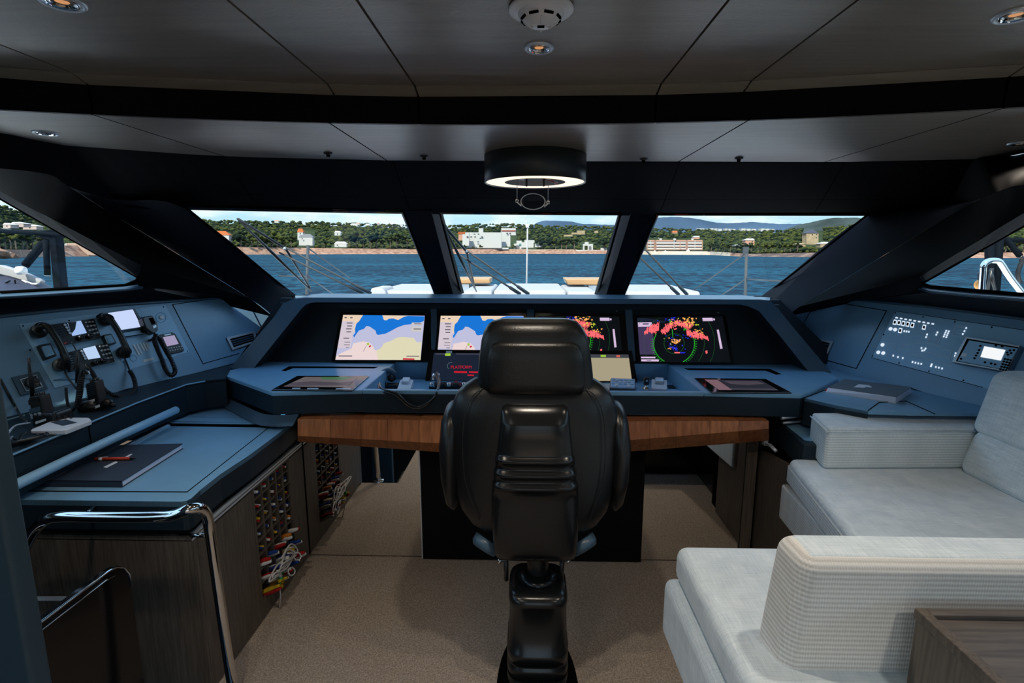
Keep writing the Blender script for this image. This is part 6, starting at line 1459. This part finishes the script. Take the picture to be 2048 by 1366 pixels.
ones = 'first second third fourth fifth sixth seventh eighth ninth tenth eleventh twelfth thirteenth fourteenth fifteenth sixteenth seventeenth eighteenth nineteenth twentieth twenty-first twenty-second twenty-third twenty-fourth twenty-fifth twenty-sixth twenty-seventh twenty-eighth twenty-ninth thirtieth thirty-first'.split()
cnt = {}
for w_, x, yb3, h_ in tl_:
    if (blocked(x, yb3-h_*.6) or blocked(x-6, 488) or blocked(x+6, 488)) and not (925 < x < 1035): continue
    if 925 < x < 1035: h_ = 7+3*(x % 2); yb3 = 499
    x2 = x+rt_.uniform(-3, 3)
    k_ = rt_.randrange(6); n_ = cnt.get(w_, 0); cnt[w_] = n_+1
    tree(x2, yb3, h_, k_, '%s green shore tree, %s from the left in the %s' % (('olive', 'dark', 'bright')[k_ % 3], ones[n_], WN[w_]), 'front row of shore trees in the %s' % WN[w_])
# ---- buildings
m_wht = mat('white_render', (0.4160, 0.4056, 0.3848), .9, spec=.1); m_pnk = mat('pink_render', (0.4056, 0.2184, 0.1508), .9, spec=.1); m_tile = mat('terracotta_roof', (0.3224, 0.0884, 0.0286), .8, spec=.1); m_win = mat('dark_window', (.03, .03, .035), .3)
m_stone = mat('tan_stone', (0.3016, 0.2288, 0.1404), .9, spec=.1, var=.15, vscale=.2); m_slate = mat('dark_slate_roof', (.03, .03, .045), .7); m_gls = mat('grey_shade', (0.1040, 0.1040, 0.1144), .7)
def bld(name, label, px, y, dd):
    return thing(name, label, 'building', at_elev(px, y, hz(px)[1]+dd))
def blk(nm, a, b_, yt, yb4, dd, m, t, depth=12, pyr=False):
    pm = (a+b_)/2; D = hz(pm)[1]+dd; yw_ = (EYE+hz(pm)[0]*D).y
    P = [onY(a, yb4, yw_), onY(b_, yb4, yw_), onY(b_, yt, yw_), onY(a, yt, yw_)]
    if pyr:
        ap = onY(pm, yt, yw_+depth/2); B_ = [onY(a, yb4, yw_), onY(b_, yb4, yw_)]; B_ += [B_[1]+V((0, depth, 0)), B_[0]+V((0, depth, 0))]
        if pyr == 2: r1_, r2_ = onY(a+(b_-a)*.2, yt, yw_+depth/2), onY(a+(b_-a)*.8, yt, yw_+depth/2); return mk(nm, B_+[r1_, r2_], [(0, 1, 5, 4), (1, 2, 5), (2, 3, 4, 5), (3, 0, 4), (3, 2, 1, 0)], m, t)
        return mk(nm, B_+[ap], [(0, 1, 4), (1, 2, 4), (2, 3, 4), (3, 0, 4), (3, 2, 1, 0)], m, t)
    return slab(nm, P, (0, depth, 0), m, t)
t = bld('hotel', 'large white hotel with small dark windows on the shore in the middle pane', 975, 498, 40)
HZ = lambda x, y: (880+x/5.689, 430+y/5.689)
def hb(nm, x0, y0, x1, y1, dd, m, depth=12): (a, b1), (c, d1) = HZ(x0, y0), HZ(x1, y1); return blk(nm, a, c, b1, d1, dd, m, t, depth)
hb('wall', 280, 198, 700, 375, 44, m_wht); hb('wall', 255, 210, 330, 350, 48, m_wht); hb('wing', 690, 205, 800, 360, 46, m_wht); hb('tower', 697, 150, 862, 230, 52, m_wht); hb('parapet', 700, 172, 860, 188, 51, mat('brick_red', (0.2184, 0.0520, 0.0364), .8), 1)
hb('stair_tower', 440, 150, 490, 200, 50, m_wht); hb('terrace', 300, 372, 780, 392, 40, m_wht); hb('side_house', 210, 195, 282, 290, 56, m_pnk); hb('side_roof', 205, 192, 285, 215, 55, m_tile, 2)
for x, y in ((392, 218), (438, 218), (522, 220), (560, 220), (312, 248), (355, 250), (400, 250), (478, 250), (522, 250), (637, 252), (682, 252), (560, 285), (597, 285), (520, 316), (677, 287), (765, 208), (798, 208)):
    hb('window', x-10, y-6, x+10, y+6, 43, m_win, .6)
t = bld('villa', 'low white villa with an arched terrace right of the hotel', 1045, 497, 38)
hb('wall', 870, 292, 930, 340, 42, m_wht); hb('wall', 960, 285, 1075, 315, 42, m_wht); hb('wall', 925, 310, 1065, 372, 41, m_wht); hb('wall', 840, 325, 960, 385, 40, m_wht); hb('arch', 860, 345, 905, 385, 39, m_gls, .6); hb('awning', 900, 325, 950, 345, 39, mat('teal_awning', (0.0624, 0.1820, 0.1872), .8), .8); hb('wall', 1080, 330, 1165, 365, 42, m_wht)
t = bld('gatehouse', 'small white arched gatehouse on the shore at the right of the middle pane', 1176, 500, 36)
hb('wall', 1630, 330, 1740, 408, 40, m_wht); hb('gable', 1650, 305, 1690, 335, 40, m_wht); hb('arch', 1645, 350, 1680, 400, 38.5, LEAF[1], .8); hb('arch', 1695, 355, 1720, 400, 38.5, m_gls, .6); hb('wall', 1830, 375, 1900, 410, 40, m_wht)
t = bld('hillside_house', 'beige hillside house among trees above the gatehouse', 1150, 470, 160)
hb('wall', 1560, 178, 1650, 222, 160, m_stone); hb('wall', 1500, 200, 1560, 220, 165, m_stone); hb('roof', 1410, 225, 1510, 245, 150, m_stone); hb('wall', 1760, 182, 1800, 205, 170, m_stone)
t = bld('sea_wall', 'low pale sea wall along the shore in the middle pane', 1080, 500, 22); t['category'] = 'wall'
hb('wall', 330, 388, 1000, 404, 27.5, m_sand, 1); hb('wall', 1000, 392, 1560, 408, 27.5, m_sand, 1); hb('wall', 1550, 398, 1900, 416, 27.2, m_wht, 1)
AZ = lambda x, y: (1260+x/7.588, 420+y/7.588)
def flats(nm, x0, x1, label, bays):
    t = bld('apartment_block', label, (AZ(x0, 0)[0]+AZ(x1, 0)[0])/2, 502, 40); t['group'] = 'pink apartment blocks on the shore'
    (a, _), (c, _) = AZ(x0, 0), AZ(x1, 0)
    R = lambda n, p, q, y0, y1, dd, m, dp=1.0: blk(n, AZ(p, 0)[0], AZ(q, 0)[0], AZ(0, y0)[1], AZ(0, y1)[1], dd, m, t, dp)
    R('wall', x0, x1, 455, 610, 44, m_pnk, 12)
    for k, (y0, y1) in enumerate(((476, 488), (520, 534), (562, 574))):
        R('recess', x0+8, x1-10, y0, y0+14, 43.4, m_gls); R('balcony', x0+4, x1-8, y0+14, y0+34, 42.6, m_wht if k != 9 else m_pnk)
        R('balcony_band', x0+4, x1-8, y0+34, y0+40, 42.2, m_pnk)
    for i in range(bays+1):
        x = x0+(x1-x0)*i/bays; R('pier', x-4, x+4, 458, 605, 42, m_wht if i % 2 else m_pnk)
    return t, R
t, R = flats('b', 265, 370, 'part of a pink block of flats beside the right mullion', 2)
t, R = flats('b', 398, 852, 'longest pink block of flats with white balconies in the right pane', 5); R('chimney', 450, 482, 430, 456, 46, m_wht, 3); R('chimney', 662, 698, 432, 456, 46, m_wht, 3); R('chimney', 425, 440, 420, 432, 46, m_wht, 2)
t, R = flats('b', 875, 1098, 'short pink block of flats at the right end of the row', 2); R('chimney', 935, 965, 430, 456, 46, m_wht, 3)
t = bld('boathouse', 'low white beach tents in front of the pink flats', 1330, 503, 26); t['category'] = 'tent'
for q in ((355, 435, 600, 628), (515, 560, 610, 628), (850, 918, 590, 632)): blk('tent', AZ(q[0], 0)[0], AZ(q[1], 0)[0], AZ(0, q[2])[1], AZ(0, q[3])[1], 28, m_wht, t, 5, pyr=True)
def house(label, a, b_, yt, ym_, yb5, dd, mw, mr_, wins=2, kind=2):
    t = bld('house', label, (a+b_)/2, yb5, dd); t['group'] = 'houses among the trees'
    blk('wall', a+1, b_-1, ym_, yb5, dd, mw, t, 10); blk('roof', a, b_, yt, ym_+.3, dd-.6, mr_, t, 11.5, pyr=kind)
    for i in range(wins): x = a+(b_-a)*(i+.5)/wins; blk('window', x-.9, x+.9, ym_+2, ym_+4.5, dd-.3, m_win, t, .5)
house('white house with an orange tiled roof at the left edge of the left pane', 420, 459, 462, 470, 486, 60, m_wht, m_tile)
house('small orange-roofed upper storey above the white house behind the left wiper', 594, 607, 457, 464, 480, 70, m_wht, m_tile, 1)
house('white gabled house behind the railing stanchion in the left pane', 597, 626, 468, 474, 491, 60, m_wht, m_gls, 2)
house('low white house in the trees right of the railing in the left pane', 668, 694, 483, 487, 494, 45, m_wht, m_wht, 2)
house('cream house half way up the slope in the left pane', 668, 682, 462, 465, 471, 150, m_wht, m_wht, 1)
house('tan stone tower house with a dark pointed roof in the right pane', 1612, 1638, 458.5, 466, 489, 60, m_stone, m_slate, 3, 1)
house('tan rubble-walled house left of the tower house in the right pane', 1592, 1612, 486, 488, 493, 50, m_stone, m_stone, 1)
house('pale house at the foot of the trees at the far right of the right pane', 1640, 1662, 484, 487, 495, 50, m_stone, m_wht, 1)
house('pink villa with a white terrace among trees in the right pane', 1490, 1510, 477, 480, 492, 55, m_pnk, m_wht, 2)
house('long flat white roof beside the pink villa in the right pane', 1469, 1494, 489, 490, 492, 52, m_wht, m_wht, 0)
house('terracotta roof among trees above the pink flats', 1344, 1356, 461.5, 464, 467, 200, m_pnk, m_tile, 0)
house('small pale house above the right end of the pink flats', 1386, 1400, 472, 474, 478, 120, m_pnk, m_wht, 0)
for i, (a, b_, y) in enumerate(((548, 558, 441), (700, 716, 448), (712, 720, 446), (730, 740, 448.5), (754, 758, 446), (800, 806, 450))):
    house('tiny pale house on the left pane skyline, %s from left' % ('first', 'second', 'third', 'fourth', 'fifth', 'sixth')[i], a, b_, y-1, y+1, y+5, hz(a)[1]*.70, m_wht, m_wht if i % 2 else m_pnk, 0)
for i, (a, b_, y0, y1) in enumerate(((1395, 1417, 456.5, 459), (1421, 1445, 456.5, 460), (1450, 1472, 457, 460), (1483, 1514, 457, 462), (1522, 1550, 457, 462))):
    t = bld('far_building', 'white building on the far ridge in the right pane, %s from the left' % ('first', 'second', 'third', 'fourth', 'fifth')[i], (a+b_)/2, y1, hz(a)[1]*.85); t['group'] = 'white buildings on the far ridge'
    n = 3
    for k in range(n): blk('wall', a+(b_-a)*k/n, a+(b_-a)*(k+.85)/n, y0+(k*7 % 3)*.5, y1+2, hz(a)[1]*.85, m_wht, t, 15)
for i, (a, b_, y0, y1) in enumerate(((5, 22, 447, 455), (20, 48, 445, 453), (45, 74, 450, 458), (0, 18, 458, 462), (52, 76, 468, 476))):
    house('pale pink hillside house in the left side window, %s' % ('upper left one', 'topmost of the group', 'right of the topmost', 'lower left one', 'just above the davit head')[i], a, b_, y0-1, y0+2, y1+1, 160, mat('pale_pink_render_%d' % i, (.42, .32, .28), .9), m_wht, 1)
t = bld('beach_wall', 'pink beach terrace wall with three white arches in the left side window', 145, 500, 24); t['category'] = 'wall'
blk('wall', 112, 200, 486, 510, 26, mat('terrace_pink', (0.3432, 0.2444, 0.1872), .9), t, 3)
for x in (117, 129, 142): blk('arch', x-4, x+4, 498, 504.5, 25.2, m_wht, t, .6)
blk('hut', 129, 134, 487, 491, 25.2, m_wht, t, .6)
t = thing('boulder', 'large red-brown boulder at the waterline in the left side window', 'rock', at_elev(14, 517, hz(14)[1]-20))
for (px, y, s) in ((2, 508, 12), (22, 512, 8), (30, 514, 5)):
    D = hz(px)[1]-15; c_ = at_elev(px, y, D); cv, cf = CL[int(px) % 8]; k = s*D/FPX; mk('rock', [c_+q*k for q in cv], cf, m_rock, t)
# ---- far hills
m_h1 = mat('blue_far_hill', (0.0442, 0.0702, 0.1040), .95, spec=0, var=.25, vscale=.0012, det=8); m_h2 = mat('green_far_hill', (.046, .058, .054), .95, spec=0, var=.35, vscale=.006, det=8)
def ridge(name, T, D, m, label, n=90, base=505):
    a, b_ = T[0][0], T[-1][0]; xs_ = [a+(b_-a)*i/n for i in range(n+1)]; rn = random.Random(int(D)); top_ = []; bot_ = []; mid_ = []
    for x in xs_:
        r = ray(x, interp(T, x)+rn.uniform(-.4, .4)); k = D/math.hypot(r.x, r.y); top_.append(EYE+r*k)
        r = ray(x, (interp(T, x)+base)/2); k = D*.93/math.hypot(r.x, r.y); mid_.append(EYE+r*k+V((0, 0, 0)))
        r = ray(x, base); k = D*.85/math.hypot(r.x, r.y); bot_.append(EYE+r*k)
    N_ = n+1; vs_ = top_+mid_+bot_+[p+V((0, D*.15, -(p.z+5))) for p in top_]
    f_ = []
    for i in range(n): f_ += [(i, N_+i, N_+i+1, i+1), (N_+i, 2*N_+i, 2*N_+i+1, N_+i+1), (3*N_+i, i, i+1, 3*N_+i+1)]
    return tag(mk(name, vs_, f_, m, None, smooth=True), label, 'hill')
ridge('hill', [(1060, 455), (1075, 444.5), (1091, 441), (1143, 443), (1161, 447.6), (1200, 449), (1231, 450), (1260, 446), (1300, 438), (1326, 434.5), (1350, 433.5), (1378, 435.5), (1405, 439.5), (1431, 445), (1450, 446.5), (1471, 446), (1504, 444), (1530, 446), (1559, 448), (1599, 447.5), (1650, 450)], 7000, m_h1, 'blue mountain ridge on the horizon in the right pane')
ridge('hill', [(1560, 462), (1599, 449), (1625, 444), (1651, 438), (1664, 436), (1690, 435.5), (1710, 435), (1735, 438), (1800, 436), (2000, 430)], 2900, m_h2, 'wooded green hill behind the tower house in the right pane', 60)
# beach side wall of the right far shore
print('objects', len(bpy.data.objects), 'tris', sum(len(o.data.polygons) for o in bpy.data.objects if o.type == 'MESH'))
